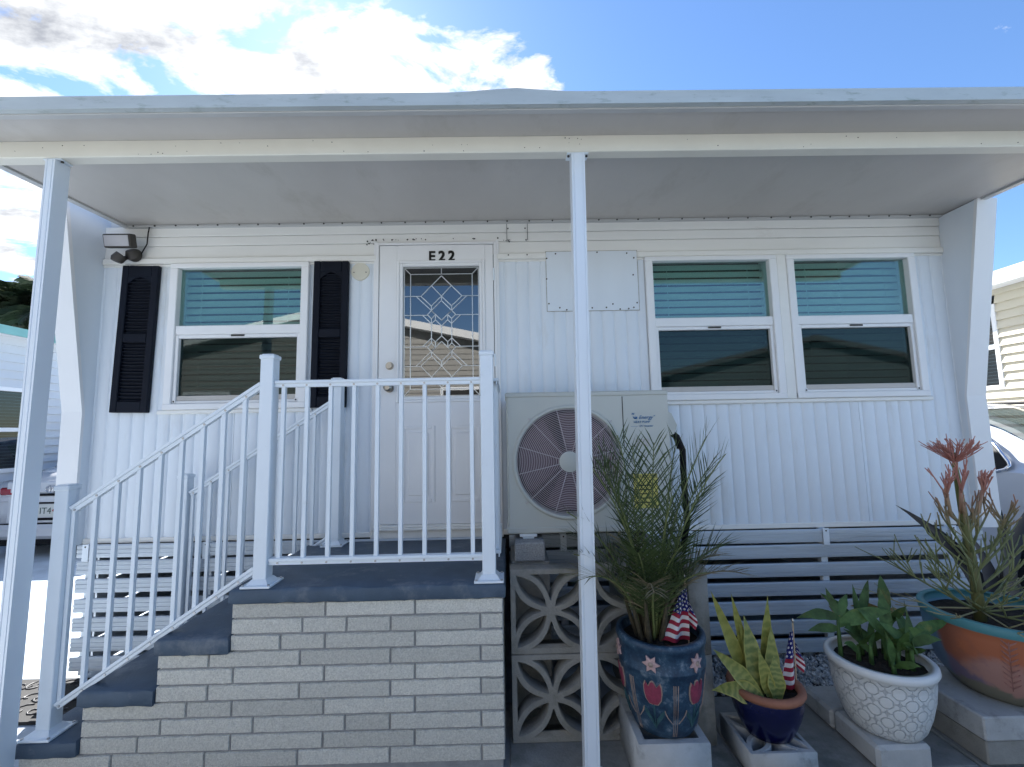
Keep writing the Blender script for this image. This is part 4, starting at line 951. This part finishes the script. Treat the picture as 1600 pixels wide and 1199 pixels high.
# canna in the white pot
cb_ = Vector((1.722,-.83,.365))
cn = thing('canna_plant', 'broad leaved green canna clump with yellowing tips in the white pot', 'canna plant', tuple(cb_))
r_ = random.Random(31)
def shoot(x, y, h, leaves, lean=0.):
    top_ = Vector((x+lean, y, h)); B().tube([(x,y,-.02),(x+lean*.4,y,h*.5),tuple(top_)], [.011,.009,.005], 8).build('stem', m_canna, cn, 'all')
    for (f, az, el, ln_, wd, dr_, dry) in leaves:
        b0 = Vector((x,y,0)).lerp(top_, f); a = R(az); d = Vector((math.cos(a)*math.cos(R(el)), math.sin(a)*math.cos(R(el)), math.sin(R(el))))
        strap(cn, b0, d, ln_*1.38, wd*1.05, Vector((0,0,-dr_)), m_canna_dry if dry else m_canna, r_.randrange(999), cup=.16, peak=.38, twist=r_.uniform(-.9,.9))
shoot(-.155, .03, .20, [(.95,182,22,.16,.046,.35,0),(.8,-10,30,.20,.062,.25,0),(1.,110,70,.10,.03,.1,0),(1.,75,18,.07,.05,.2,1),(.7,170,10,.10,.04,.3,0),(.9,20,60,.12,.04,.2,0)])
shoot(-.03, .06, .16, [(.8,140,50,.17,.045,.2,0),(.95,20,66,.17,.04,.1,0),(.6,-150,40,.14,.045,.3,0),(1.,80,80,.12,.03,0,0)])
shoot(.04, -.02, .14, [(.9,60,70,.16,.05,.1,0),(.8,170,55,.15,.045,.2,0),(.7,-30,45,.14,.05,.3,0),(.6,-80,40,.11,.045,.4,0)])
shoot(.085, .05, .20, [(1.,70,84,.13,.062,.05,0),(.9,150,35,.12,.05,.4,1),(.9,10,30,.09,.045,.5,1),(.7,-60,60,.13,.05,.2,0)], .01)
shoot(.10, -.07, .13, [(.9,60,78,.14,.05,.1,0),(.9,-120,25,.08,.05,.6,0),(.8,-20,40,.11,.042,.4,0),(.7,160,50,.13,.045,.2,0)])
shoot(.165, .01, .12, [(.95,5,16,.17,.052,.05,0),(.8,100,65,.10,.035,.1,0),(.7,-120,50,.10,.04,.3,0),(.6,60,50,.12,.04,.2,0)])
for i in range(9):
    a = r_.random()*6.28; rr = r_.uniform(.03,.17); shoot(rr*math.cos(a), rr*math.sin(a)*.7, r_.uniform(.05,.11), [(.8,r_.uniform(0,360),r_.uniform(40,78),r_.uniform(.10,.16),r_.uniform(.03,.045),.15,0),(.5,r_.uniform(0,360),r_.uniform(30,60),r_.uniform(.08,.13),.035,.3,0)])

# firestick: colour turns from green to coral towards the tips of the top (the plant's own colour)
def fire_mat(name, lo, hi, z0, z1):
    mt, n_, l_, b_p, u_, v_, mth, mixc = uvmat(name, .5)
    tcn = n_.new('ShaderNodeTexCoord'); so = n_.new('ShaderNodeSeparateXYZ'); l_.new(tcn.outputs['Object'], so.inputs[0]); nz = n_.new('ShaderNodeTexNoise'); nz.inputs['Scale'].default_value = 9; l_.new(tcn.outputs['Object'], nz.inputs['Vector'])
    q = n_.new('ShaderNodeMapRange'); q.inputs[1].default_value = z0; q.inputs[2].default_value = z1; l_.new(mth('ADD', so.outputs[2], mth('MULTIPLY', mth('SUBTRACT', nz.outputs['Fac'], .5), .25)), q.inputs[0])
    l_.new(mixc(q.outputs[0], lo, hi), b_p.inputs['Base Color']); return mt
m_fire = fire_mat('firestick branch', (.17,.195,.085), (.46,.20,.16), .42, .68); m_ftrunk = fire_mat('firestick trunk', (.13,.13,.05), (.14,.16,.05), .3, .6); m_pale = M('pale firestick twig', (.30,.28,.16), .6, .25, 14)
fb = Vector((2.285,-.775,.525))
fs_ = thing('firestick_plant', 'firestick cactus with coral tips in the large painted pot', 'firestick plant', tuple(fb))
r_ = random.Random(17)
B().tube([(0,0,-.02),(-.004,.0,.18),(-.018,0,.40),(-.03,0,.60),(-.036,0,.72),(-.036,0,.80)], [.026,.022,.019,.015,.012,.008], 10).build('trunk', m_ftrunk, fs_, 'all')
def stick(p, d, ln_, rad, upb, mat, depth=0):
    p = Vector(p); d = Vector(d).normalized(); n = 6; pts = [p.copy()]
    for i in range(n): d = (d+Vector((r_.uniform(-.07,.07), r_.uniform(-.07,.07), upb*.2+r_.uniform(-.04,.04)))).normalized(); p = p+d*ln_/n; pts.append(p.copy())
    bb = B().tube(pts, [rad*(1-.35*i/n) for i in range(n+1)], 6)
    return bb, pts, d
def whorl(h, count, ln_, el, rad, mat, sub, upb, spread=1.0, off=0.):
    hx = -.03*min(1, h/.6)
    for i in range(count):
        az = off+2*math.pi*(i+r_.uniform(-.3,.3))/count; e_ = R(el+r_.uniform(-12,12)); d = (math.cos(az)*math.cos(e_), math.sin(az)*math.cos(e_)*.75, math.sin(e_))
        L_ = ln_*r_.uniform(.75,1.15); bb, pts, dd = stick((hx,0,h+r_.uniform(-.02,.02)), d, L_, rad, upb, mat)
        for k in range(sub):
            q = pts[r_.randrange(2, 7)]; d2 = dd+Vector((r_.uniform(-1,1), r_.uniform(-1,1), r_.uniform(-.1,.9)))*.75; b2, p2_, d3 = stick(q, d2, L_*r_.uniform(.35,.6), rad*.72, upb*1.1, mat); bb.add(b2.v, b2.f)
            for kk in range(2):
                d4 = d3+Vector((r_.uniform(-1,1), r_.uniform(-1,1), r_.uniform(-.3,.8)))*.7; b3, _, _ = stick(p2_[r_.randrange(2,6)], d4, L_*r_.uniform(.2,.35), rad*.6, upb, mat); bb.add(b3.v, b3.f)
        bb.build('branch', mat, fs_, 'all')
whorl(.03, 9, .36, 14, .0052, m_fire, 3, .12); whorl(.05, 6, .34, 6, .004, m_pale, 2, .05, off=.4); whorl(.12, 7, .28, 28, .0055, m_fire, 3, .3, off=.3); whorl(.22, 6, .26, 36, .0058, m_fire, 3, .35, off=.8)
whorl(.31, 4, .22, 42, .006, m_fire, 2, .5); whorl(.42, 3, .17, 46, .0065, m_fire, 2, .5, off=.5) 
def crown(c, n, ln_, spread, rad):
    c = Vector(c)
    for i in range(n):
        az = 2*math.pi*r_.random(); s = spread*(.25+.75*math.sqrt(r_.random())); d = Vector((math.cos(az)*s, math.sin(az)*s, .75)); bb, pts, dd = stick(c+Vector((r_.uniform(-.008,.008),)*2+(r_.uniform(-.02,.01),)), d, ln_*r_.uniform(.7,1.1), rad, .3, m_fire)
        for k in range(2): b2, _, _ = stick(pts[r_.randrange(3,6)], dd+Vector((r_.uniform(-1,1),r_.uniform(-1,1),.2))*.5, ln_*.35, rad*.8, .1, m_fire); bb.add(b2.v, b2.f)
        bb.build('branch', m_fire, fs_, 'all')
crown((-.036,0,.760), 50, .135, 1.7, .0031); crown((-.125,-.03,.60), 10, .13, .6, .0037); crown((-.05,-.03,.62), 9, .14, .45, .0037); crown((.085,0,.60), 10, .12, .5, .0037); crown((.155,-.02,.45), 7, .15, .8, .0042)
for p0, p1_ in (((-.03,0,.44),(-.125,-.03,.61)), ((-.035,0,.5),(-.05,-.03,.63)), ((-.03,0,.46),(.085,0,.61)), ((-.02,0,.3),(.155,-.02,.46))):
    a, b_ = Vector(p0), Vector(p1_); B().tube([a, a.lerp(b_,.5)+Vector((.25*(b_.x-a.x),0,-.03)), b_], [.0085,.008,.007], 8).build('branch', m_fire, fs_, 'all')
# dark strap leaved plant behind it
m_darkleaf = M('near black strap leaf', (.012,.010,.014), .35, .3, 12)
dk = thing('dark_strap_plant', 'dark arching strap leaves behind the firestick and corner wall', 'plant', (2.80,-.42,0))
for i, (tx, tz, wd, by) in enumerate(((2.27,1.00,.085,.05), (2.33,.95,.10,0.), (3.15,1.0,.09,.1), (2.55,.86,.09,-.08), (3.05,.6,.08,-.1), (2.6,.55,.07,.0), (2.95,.95,.09,.1))):
    base = Vector((.05*math.cos(i), .05*math.sin(i), 0)); tip = Vector((tx-2.80, by, tz)); bv = Vector((tip.x*.65, 0, -.42)); d = tip-bv-base; strap(dk, base, d, 1., wd/ (1.), bv, m_darkleaf, i, cup=.3) if False else strap(dk, base, d, d.length, wd, bv/d.length, m_darkleaf, i, cup=.3)
# small succulent rosette behind the cobalt pot
ro = thing('rosette_plant', 'small grey rosette succulent on the pebbles behind the cobalt pot', 'succulent', (1.30,-.30,0))
for i in range(22):
    a = i*2.4; e_ = R(20+50*(i/22)); strap(ro, (0,0,.02), (math.cos(a)*math.cos(e_), math.sin(a)*math.cos(e_), math.sin(e_)), .11-.05*i/22, .024, (0,0,.1), M('grey succulent leaf', (.13,.13,.13), .6, .3, 20) if i == 0 else bpy.data.materials['grey succulent leaf'], i)

# ------------------------------------------------------------------ flags
mt_f, n_, l_, b_p, u_, v_, mth, mixc = uvmat('printed flag cloth', .75, .2)
stripe = mth('LESS_THAN', mth('FRACT', mth('MULTIPLY', v_, 6.5)), .5)
fcol = mixc(stripe, (.62,.60,.60), (.28,.022,.045))
fu = mth('SUBTRACT', mth('FRACT', mth('ADD', mth('MULTIPLY', u_, 5), mth('MULTIPLY', mth('FLOOR', mth('MULTIPLY', v_, 13)), .5))), .5); fv = mth('SUBTRACT', mth('FRACT', mth('MULTIPLY', v_, 13)), .5)
dot = mth('LESS_THAN', mth('SQRT', mth('ADD', mth('POWER', fu, 2), mth('POWER', fv, 2))), .27)
canton = mth('GREATER_THAN', v_, .538); fcol = mixc(canton, fcol, mixc(dot, (.018,.022,.14), (.62,.62,.64))); l_.new(fcol, b_p.inputs['Base Color'])
def flag(label, loc, pts_top, pts_bot, hgt, seed, lean):
    t = thing('stick_flag', label, 'flag', loc); r = random.Random(seed); nx, ny = 14, 20; vs = []; uvs = []
    for j in range(ny+1):
        v = j/ny
        xl = pts_bot[0]+(pts_top[0]-pts_bot[0])*v**.9; xr = pts_bot[1]+(pts_top[1]-pts_bot[1])*v
        for i in range(nx+1):
            u = i/nx; x = xl+(xr-xl)*u; fold = .016*math.sin(u*9+seed+v*1.5)*(1.1-v*.6)-.02*(1-u)*(1-v); vs.append((x, fold, .02+hgt*v-.018*(1-u)*(1-v)*(0 if seed == 1 else 2.2)+.004*math.sin(u*7+v*3)))
            uvs.append((u, v))
    bb = B(); fs = [(j*(nx+1)+i, j*(nx+1)+i+1, (j+1)*(nx+1)+i+1, (j+1)*(nx+1)+i) for j in range(ny) for i in range(nx)]
    bb.add(vs, fs); bb.uv = {k: [uvs[q] for q in f] for k, f in enumerate(fs)}; bb.build('flag_cloth', mt_f, t, 'all')
    # back fold of the cloth on the far side of the stick
    vs = []; uvs = []
    for j in range(9):
        v = j/8; 
        for i in range(5): u = i/4; vs.append((pts_top[1]+u*(.045*(1-abs(v-.3))), .012+.014*math.sin(u*5+v), hgt*(.42+.52*v)-.03*u)); uvs.append((.3+u*.3, .15+.75*v))
    bb = B(); fs = [(j*5+i, j*5+i+1, (j+1)*5+i+1, (j+1)*5+i) for j in range(8) for i in range(4)]; bb.add(vs, fs); bb.uv = {k: [uvs[q] for q in f] for k, f in enumerate(fs)}; bb.build('flag_fold', mt_f, t, 'all')
    B().tube([(pts_bot[1]+.002, .004, -.06), (pts_top[1]+lean, .004, hgt+.06)], .0032, 7).build('stick', M('pale dowel', (.48,.36,.24), .6) if seed == 1 else bpy.data.materials['pale dowel'], t); B().tube([(pts_top[1]+lean, .004, hgt+.058),(pts_top[1]+lean,.004,hgt+.068),(pts_top[1]+lean,.004,hgt+.078)], [.003,.006,.002], 8).build('finial', m_knob, t)
flag('small stars and stripes flag standing in the tulip pot', (.772,-.985,.535), (-.012,.004), (-.118,.004), .215, 1, -.002)
flag('small stars and stripes flag standing in the cobalt pot', (1.300,-.862,.278), (-.006,.012), (-.115,.006), .225, 4, .002)

# ------------------------------------------------------------------ scroll mat by the steps
mat_ = thing('scroll_mat', 'black rubber scroll mat on the ground left of the steps', 'mat', (-2.68,-.22,0))
B().box(-.46, .40, -.24, .20, -.028, -.012, .004).build('mat_base', m_black, mat_)
r_ = random.Random(8); cu = B()
for i in range(30):
    cx_, cy_ = -.42+.84*((i % 10)+.5)/10, -.20+.38*((i//10)+.5)/3; s = 1 if (i+i//10) % 2 else -1; t0 = r_.random()*6
    cu.tube([(cx_+(.006+.0062*k)*math.cos(t0+s*k*.62), cy_+(.006+.0062*k)*math.sin(t0+s*k*.62), -.010) for k in range(10)], .0045, 5)
cu.build('scrolls', M('grey scroll rubber', (.05,.05,.055), .5), mat_, 'all')  # scroll tubes in a lighter grey than the black base

# ------------------------------------------------------------------ neighbours
def lap_house(name, label, X, y0, y1, z0, zt, facing, mat, lap, win, eave_mat, eave_h, over, depth=6.):
    """house whose visible wall is the plane x=X; facing=+1 looks to +x"""
    t = thing(name, label, 'house', (X-facing*depth/2, (y0+y1)/2, 0)); ox, oy = X-facing*depth/2, (y0+y1)/2
    def lb(bb, nm, mt, par=t): me = bb.mesh(nm); me.transform(Matrix.Translation((-ox,-oy,0))); return link(nm, me, mt, par)
    z = z0; n = 0
    while z < zt-.01:
        zz_ = min(z+lap, zt)
        spans = [(y0, y1)]
        for (a, b_, c, d) in win:
            if zz_ > c and z < d: spans = [(y0, a), (b_, y1)]
        for a, b_ in spans: lb(B().prism([(X+facing*.030,z),(X+facing*.002,zz_),(X-facing*.02,zz_),(X-facing*.02,z)], 'y', a, b_), 'siding_board', mat)
        z += lap; n += 1
    lb(B().box(X-facing*.022, X-facing*.06, y0, y1, z0, zt), 'wall', mat) if not win else None
    lb(B().box(X-facing*depth, X-facing*(depth-.05), y0, y1, z0, zt), 'wall', mat)
    for yy in (y0, y1): lb(B().box(X-facing*depth, X-facing*.02, yy-.02, yy+.02, z0, zt), 'wall', mat)
    lb(B().box(X-facing*depth, X-facing*.0, y0+.05, y1-.05, z0-.02, z0+.1), 'base', m_dark)
    lb(B().box(X+facing*over, X+facing*(over-.03), y0-.2, y1+.2, zt-.02, zt+eave_h, .004), 'gutter', eave_mat); lb(B().box(X-facing*depth, X+facing*(over-.031), y0-.2, y1+.2, zt, zt+.03), 'soffit', m_vinyl)
    lb(B().prism([(X+facing*over,zt+eave_h+.002),(X-facing*depth/2,zt+eave_h+.55),(X-facing*(depth+.2),zt+.05),(X-facing*(depth+.2),zt+.031),(X+facing*(over-.032),zt+.031)], 'y', y0-.2, y1+.2), 'roof', m_roofw if eave_mat is not m_teal else m_teal)
    for (a, b_, c, d) in win:
        f = B(); q = .06; xo, xi = X+facing*.03, X-facing*.04
        f.box(xo, xi, a, a+q, c, d, .004); f.box(xo, xi, b_-q, b_, c, d, .004); f.box(xo, xi, a+q, b_-q, d-q, d, .004); f.box(xo, xi, a+q, b_-q, c, c+q, .004); f.box(xo-facing*.004, xi, a+q, b_-q, (c+d)/2-.03, (c+d)/2+.03, .004)
        wo_ = lb(f, 'window', m_vinyl)
        lb(B().box(X-facing*.008, X-facing*.013, a+q, b_-q, (c+d)/2+.03, d-q), 'upper_pane', m_glass_nb, wo_); lb(B().box(X-facing*.012, X-facing*.017, a+q, b_-q, c+q, (c+d)/2-.03), 'lower_pane', m_glass_nb, wo_)
        zz_ = c+q
        while zz_ < d-q: lb(B().box(X-facing*.05, X-facing*.08, a+q-.02, b_-q+.02, zz_, zz_+.005), 'blind_slat', m_blind, wo_); zz_ += .048
        lb(B().box(X-facing*.22, X-facing*.24, a-.1, b_+.1, c-.1, d+.1), 'room_wall', m_dark)
    return t
lap_house('neighbour_house', 'white lap sided house with teal roof edge behind the parked hatchback', -7.35, -4., 11., .25, 3.0, 1, m_nbr_white, .125, [(2.3, 4.15, 1.0, 2.25)], m_teal, .10, .25)
lap_house('neighbour_house', 'beige lap sided house with white eave behind the parked crossover', 6.75, -1., 12., .25, 3.28, -1, m_nbr_beige, .118, [(2.92, 4.6, 1.902, 3.082)], m_vinyl, .16, .30)
# house across the street (behind the viewpoint, seen in the door glass)
def opposite(xc, yc, hw0, label, mat):
    lap = thing('opposite_house', label, 'house', (xc,yc,0)); z = .3
    while z < 4.2:
        hw = hw0 if z < 3.2 else hw0*(4.3-z)/1.1
        B().prism([(3.016,z),(3.002,z+.13),(2.98,z+.13),(2.98,z)], 'x', -hw, hw).build('siding_board', mat, lap); z += .13
    B().box(-hw0, hw0, -5, 2.979, .1, 3.17).build('wall', mat, lap)
    B().prism([(-hw0-.35,3.13),(-hw0-.35,3.30),(0,4.48),(hw0+.35,3.30),(hw0+.35,3.13),(0,4.31)], 'y', 3.25, -5.2).build('roof', m_roofw if xc < 0 else m_asphalt, lap)
    for x in (-hw0*.6, hw0*.6): f = B().box(x-.55, x+.55, 3.0, 3.03, 1.2, 2.5, .01).build('window', m_vinyl, lap); B().box(x-.48, x+.48, 3.031, 3.034, 1.27, 2.43).build('pane', m_dark, f)
opposite(-4, -10.5, 5., 'tan gabled house across the street, mirrored in the door glass', m_nbr_tan)
opposite(10.5, -15., 5., 'grey gabled house across the street, mirrored in the paired windows', M('grey lap siding', (.12,.14,.14), .6, .05, 2))

# ------------------------------------------------------------------ cars (rear end at local y=0, nose towards +y)
def car(name, label, loc, rotz, H, W, extras, gs=0.):
    t = thing(name, label, 'car', loc, rot=(0,0,rotz))
    #   s    w     zf   zbelt  zroof  wr
    S = [(0.00,.70,.50,.80,.83,.62),(.03,.80,.36,.92,.96,.66),(.12,.86,.27,1.0,1.05,.68),(.35,.89,.22,1.03,1.10,.68),(.60,.90,.20,1.04,1.16,.67),(1.00,.905,.20,1.04,1.36,.62),(1.45,.905,.20,1.03,1.52,.575),(1.75,.905,.2,1.02,1.575,.57),(2.1,.905,.20,1.01,1.60,.57),(2.6,.905,.20,.99,1.57,.575),(3.0,.90,.2,.98,1.36,.61),(3.45,.90,.20,.97,1.06,.68),(3.9,.88,.2,.9,.98,.68),(4.25,.84,.22,.78,.88,.62),(4.42,.74,.30,.66,.74,.5)]
    rings = []
    for s, w_, zf, zb_, zr, wr in S:
        s += gs*{.60:1,1.0:1,1.45:1,1.75:1,2.1:.9,2.6:.35,3.0:.1}.get(s, 0)
        w_ *= W/.905; wr *= W/.905; k = H/1.62; zb_ *= k; zr *= k
        rings.append([(0,s,zf),(w_*.88,s,zf),(w_*.97,s,zf+.06),(w_,s,(zf+zb_)*.48),(w_*.995,s,(zf+zb_)*.5+.12),(w_*.96,s,zb_),(wr+.012,s,zr-.03*k),(wr-.03,s,zr+.004),(wr*.55,s,zr+.035),(0,s,zr+.045)])
    n = len(rings[0]); bodyf, sidef, rearf, frontf = [], [], [], []
    vs = [p for r in rings for p in r]+[(-p[0],p[1],p[2]) for r in rings for p in r]; off = len(rings)*n
    for i in range(len(rings)-1):
        for j in range(n-1):
            q = (i*n+j,(i+1)*n+j,(i+1)*n+j+1,i*n+j+1); q2 = tuple(off+x for x in q[::-1]); tgt = bodyf
            if j == 5 and 6 <= i <= 9: tgt = sidef
            if j >= 7 and i in (4,5): tgt = rearf
            if j >= 7 and i in (9,10): tgt = frontf
            tgt += [q, q2]
    bodyf += [tuple(range(n)), tuple(off+x for x in range(n))[::-1], tuple((len(rings)-1)*n+x for x in range(n))[::-1], tuple(off+(len(rings)-1)*n+x for x in range(n))]
    bd = B().add(vs, bodyf).build('body', m_carw, t, True)
    for nm, ff in (('side_glass', sidef), ('rear_glass', rearf), ('windscreen', frontf)): B().add(vs, ff).build(nm, m_carg, t, True)
    B().box(-W*.72, W*.72, .7, 3.6, .30, .98*H/1.62).build('cabin', m_dark, t)
    for x in (-.36,.36):
        B().box(x-.22,x+.22,1.05,1.2,.95,1.20,.05).build('seat_back', m_black, t); B().box(x-.13,x+.13,1.1,1.19,1.20,1.36,.04).build('headrest', m_black, t)
    for s in (.80, 3.50):
        for sd_ in (-1, 1):
            x = sd_*(W-.005)
            B().cyl((x-sd_*.25,s,.36), (sd_,0,0), .405, .262, 36).build('wheel_arch', m_black, t, True)
            wh = B().tube([(x-sd_*.21,s,.33),(x-sd_*.20,s,.33),(x-.005*sd_,s,.33),(x+sd_*.022,s,.33)], [.30,.33,.33,.30], 36).build('wheel', m_tyre, t, True)
            B().cyl((x+sd_*.015,s,.33), (sd_,0,0), .225, .012, 28).build('rim', m_rim, wh, True)
            for k in range(5): a = k*2*math.pi/5; B().bar((x+sd_*.030,s,.33), (x+sd_*.030,s+.2*math.cos(a),.33+.2*math.sin(a)), .035, .012, (sd_,0,0)).build('spoke', m_rim, wh)
    for sd_ in (-1, 1):
        B().box(sd_*(W*.96), sd_*(W*.96)+sd_*.17, 2.92, 3.02, 1.0, 1.12, .02).build('door_mirror', m_carw, t)
        for y in (1.72, 2.75): B().box(sd_*(W*.995), sd_*(W*1.004), y, y+.004, .35, 1.0).build('door_gap', m_black, t)
        for y in (1.82, 2.85): B().box(sd_*W, sd_*(W+.03), y, y+.18, .88, .905, .008).build('door_handle', m_carw, t)
    extras(t, H, W)
    return t
def toyota_rear(t, H, W):
    y = -.012
    B().box(-.50,.50,-.022,-.013,.742,.772,.003).build('garnish', m_black, t); B().box(-.46,.46,-.020,-.0125,.640,.662,.002).build('plate_lamp_strip', m_black, t); B().box(-.46,.46,-.020,-.0125,.430,.462,.002).build('lower_strip', m_black, t)
    B().box(-.56,.56,-.012,.05,.40,.735,.004).build('plate_recess', m_carw, t)
    pl = B().box(-.155,.155,-.024,-.021,.475,.632,.001).build('licence_plate', M('licence plate white', (.62,.62,.58), .4), t)
    link('plate_lettering', textmesh('IT4', .115, .0006), M('plate green', (.03,.07,.05), .5), t, (-.055,-.0248,.548), (R(90),0,0)); B().tube([(.055,-.0255,.55),(.085,-.0255,.575),(.10,-.0255,.53)], [.02,.032,.012], 8).build('plate_orange', M('plate orange red', (.42,.06,.04), .5), t)
    link('plate_lettering', textmesh('6', .115, .0006), bpy.data.materials['plate green'], t, (.12,-.0248,.548), (R(90),0,0))
    bp_ = B().box(-W*.93,W*.93,-.10,.25,.20,.385,.05).build('bumper', m_carw, t); B().box(-W*.9,W*.9,-.06,.2,.12,.21,.02).build('diffuser', m_black, t); B().box(-W*.8,W*.8,-.02,-.0125,.385,.396).build('bumper_gap', m_black, t)
    # emblem of three ovals
    def oval(a, b_, cx_, cz_, rad=.006):
        return B().tube([(cx_+a*math.cos(2*math.pi*i/36), -.028, cz_+b_*math.sin(2*math.pi*i/36)) for i in range(37)], rad, 6, False)
    em = oval(.070,.046,0,.825); o_ = oval(.022,.044,0,.825); em.add(o_.v, o_.f); o_ = oval(.048,.015,0,.851); em.add(o_.v, o_.f); em.build('emblem', m_chrome, t, 'all')
    B().box(-.6,.6,-.014,.06,.77,.93,.02).build('tailgate', m_carw, t)
    for sd_ in (-1,1): B().box(sd_*W*.60, sd_*W*.80, -.016, .1, .755, .855, .02).build('tail_lamp', m_tail, t); B().box(sd_*W*.62, sd_*W*.80, -.015, .1, .66, .75, .02).build('reverse_lamp', M('clear lamp', (.55,.55,.58), .15) if sd_ < 0 else bpy.data.materials['clear lamp'], t)
car('parked_car', 'white hatchback parked rear outwards beside the white neighbour house', (-5.965,3.02,.0), R(0), 1.50, .86, toyota_rear)
def cross_rear(t, H, W):
    for sd_ in (-1,1):
        B().prism([(.015,.80),(.02,.93),(.20,.99),(.28,.95),(.20,.82)], 'x', sd_*(W*.74), sd_*(W*.985)).build('tail_lamp', m_tail, t)
        q = [(1.215,1.11),(1.27,1.075),(1.88,1.05),(1.88,1.45),(1.62,1.40),(1.40,1.27)]; lean = lambda z, o: sd_*(W*.958-(z-1.06)*.60+o)
        B().add([(lean(b_,.004),a,b_) for a, b_ in q]+[(lean(b_,-.02),a,b_) for a, b_ in q], [tuple(range(6)), tuple(range(6,12))[::-1]]+[(i,(i+1)%6,6+(i+1)%6,6+i) for i in range(6)]).build('quarter_glass', m_black, t)
        pts = [(1.88,1.045),(1.27,1.068),(1.225,1.085),(1.205,1.115),(1.225,1.145),(1.40,1.29),(1.62,1.42),(1.88,1.47)]
        B().tube([(lean(b_,.008),a,b_) for a, b_ in pts], .014, 6).build('chrome_trim', m_chrome, t, 'all')
        B().tube([(sd_*W*.60, a, b_) for a, b_ in ((1.75,1.57),(1.9,1.655),(2.6,1.668),(2.8,1.60))], .016, 8).build('roof_rail', m_black, t, 'all')
    B().box(-W*.93,W*.93,-.10,.25,.30,.56,.05).build('bumper', m_carw, t); B().box(-.2,.2,-.03,.02,.68,.80,.004).build('licence_plate', m_vinyl, t)
car('parked_car', 'white crossover with chrome trimmed quarter window beside the beige house', (4.88,-.62,.0), R(0), 1.66, .90, cross_rear, .45)

# ------------------------------------------------------------------ palms behind the neighbour
def palm_tree(loc, hgt, cr, seed, label):
    t = thing('palm_tree', label, 'palm tree', loc); r = random.Random(seed)
    B().tube([(0,0,0),(.1,0,hgt*.4),(.05,.05,hgt*.8),(0,0,hgt)], [.22,.17,.15,.17], 10).build('trunk', M('palm trunk', (.16,.13,.10), .9, .3, 12) if 'palm trunk' not in bpy.data.materials else bpy.data.materials['palm trunk'], t, 'all')
    cw = B()
    for i in range(34):
        az = r.random()*6.28; a0 = R(r.uniform(5,95)); p = Vector((0,0,hgt)); hd = Vector((math.cos(az),math.sin(az),0)); n = 12; pts = [p.copy()]; ln_ = cr*r.uniform(.8,1.1)
        for k in range(n): a = a0+R(70)*(k/n)**1.5; p = p+(hd*math.sin(a)+Vector((0,0,math.cos(a))))*ln_/n; pts.append(p.copy())
        cw.tube(pts, [.03*(1-.8*k/n) for k in range(n+1)], 4)
        for k in range(60):
            tt = .25+.75*k/60; i0 = min(n-1, int(tt*n)); q = pts[i0].lerp(pts[i0+1], tt*n-i0); d = (pts[i0+1]-pts[i0]).normalized(); sd_ = d.cross(Vector((0,0,1))).normalized()
            for s in (1,-1):
                v = (d*.7+sd_*s*.8+Vector((0,0,r.uniform(-.35,.1)))).normalized()*cr*.33*(.5+math.sin(math.pi*tt)*.6); wv = d*.022; cw.add([q-wv, q+wv, q+v*.6+wv*.8, q+v+Vector((0,0,-.06))], [(0,1,2,3)])
    cw.build('crown', M('dark palm crown', (.045,.060,.028), .6, .4, 3, trans=.2) if 'dark palm crown' not in bpy.data.materials else bpy.data.materials['dark palm crown'], t)
palm_tree((-15.0,10.5,0), 5.0, 1.7, 3, 'feathery palm with the fuller crown above the white neighbour house')
palm_tree((-12.6,9.6,0), 4.9, 1.5, 8, 'palm beside the porch post above the teal roof edge')
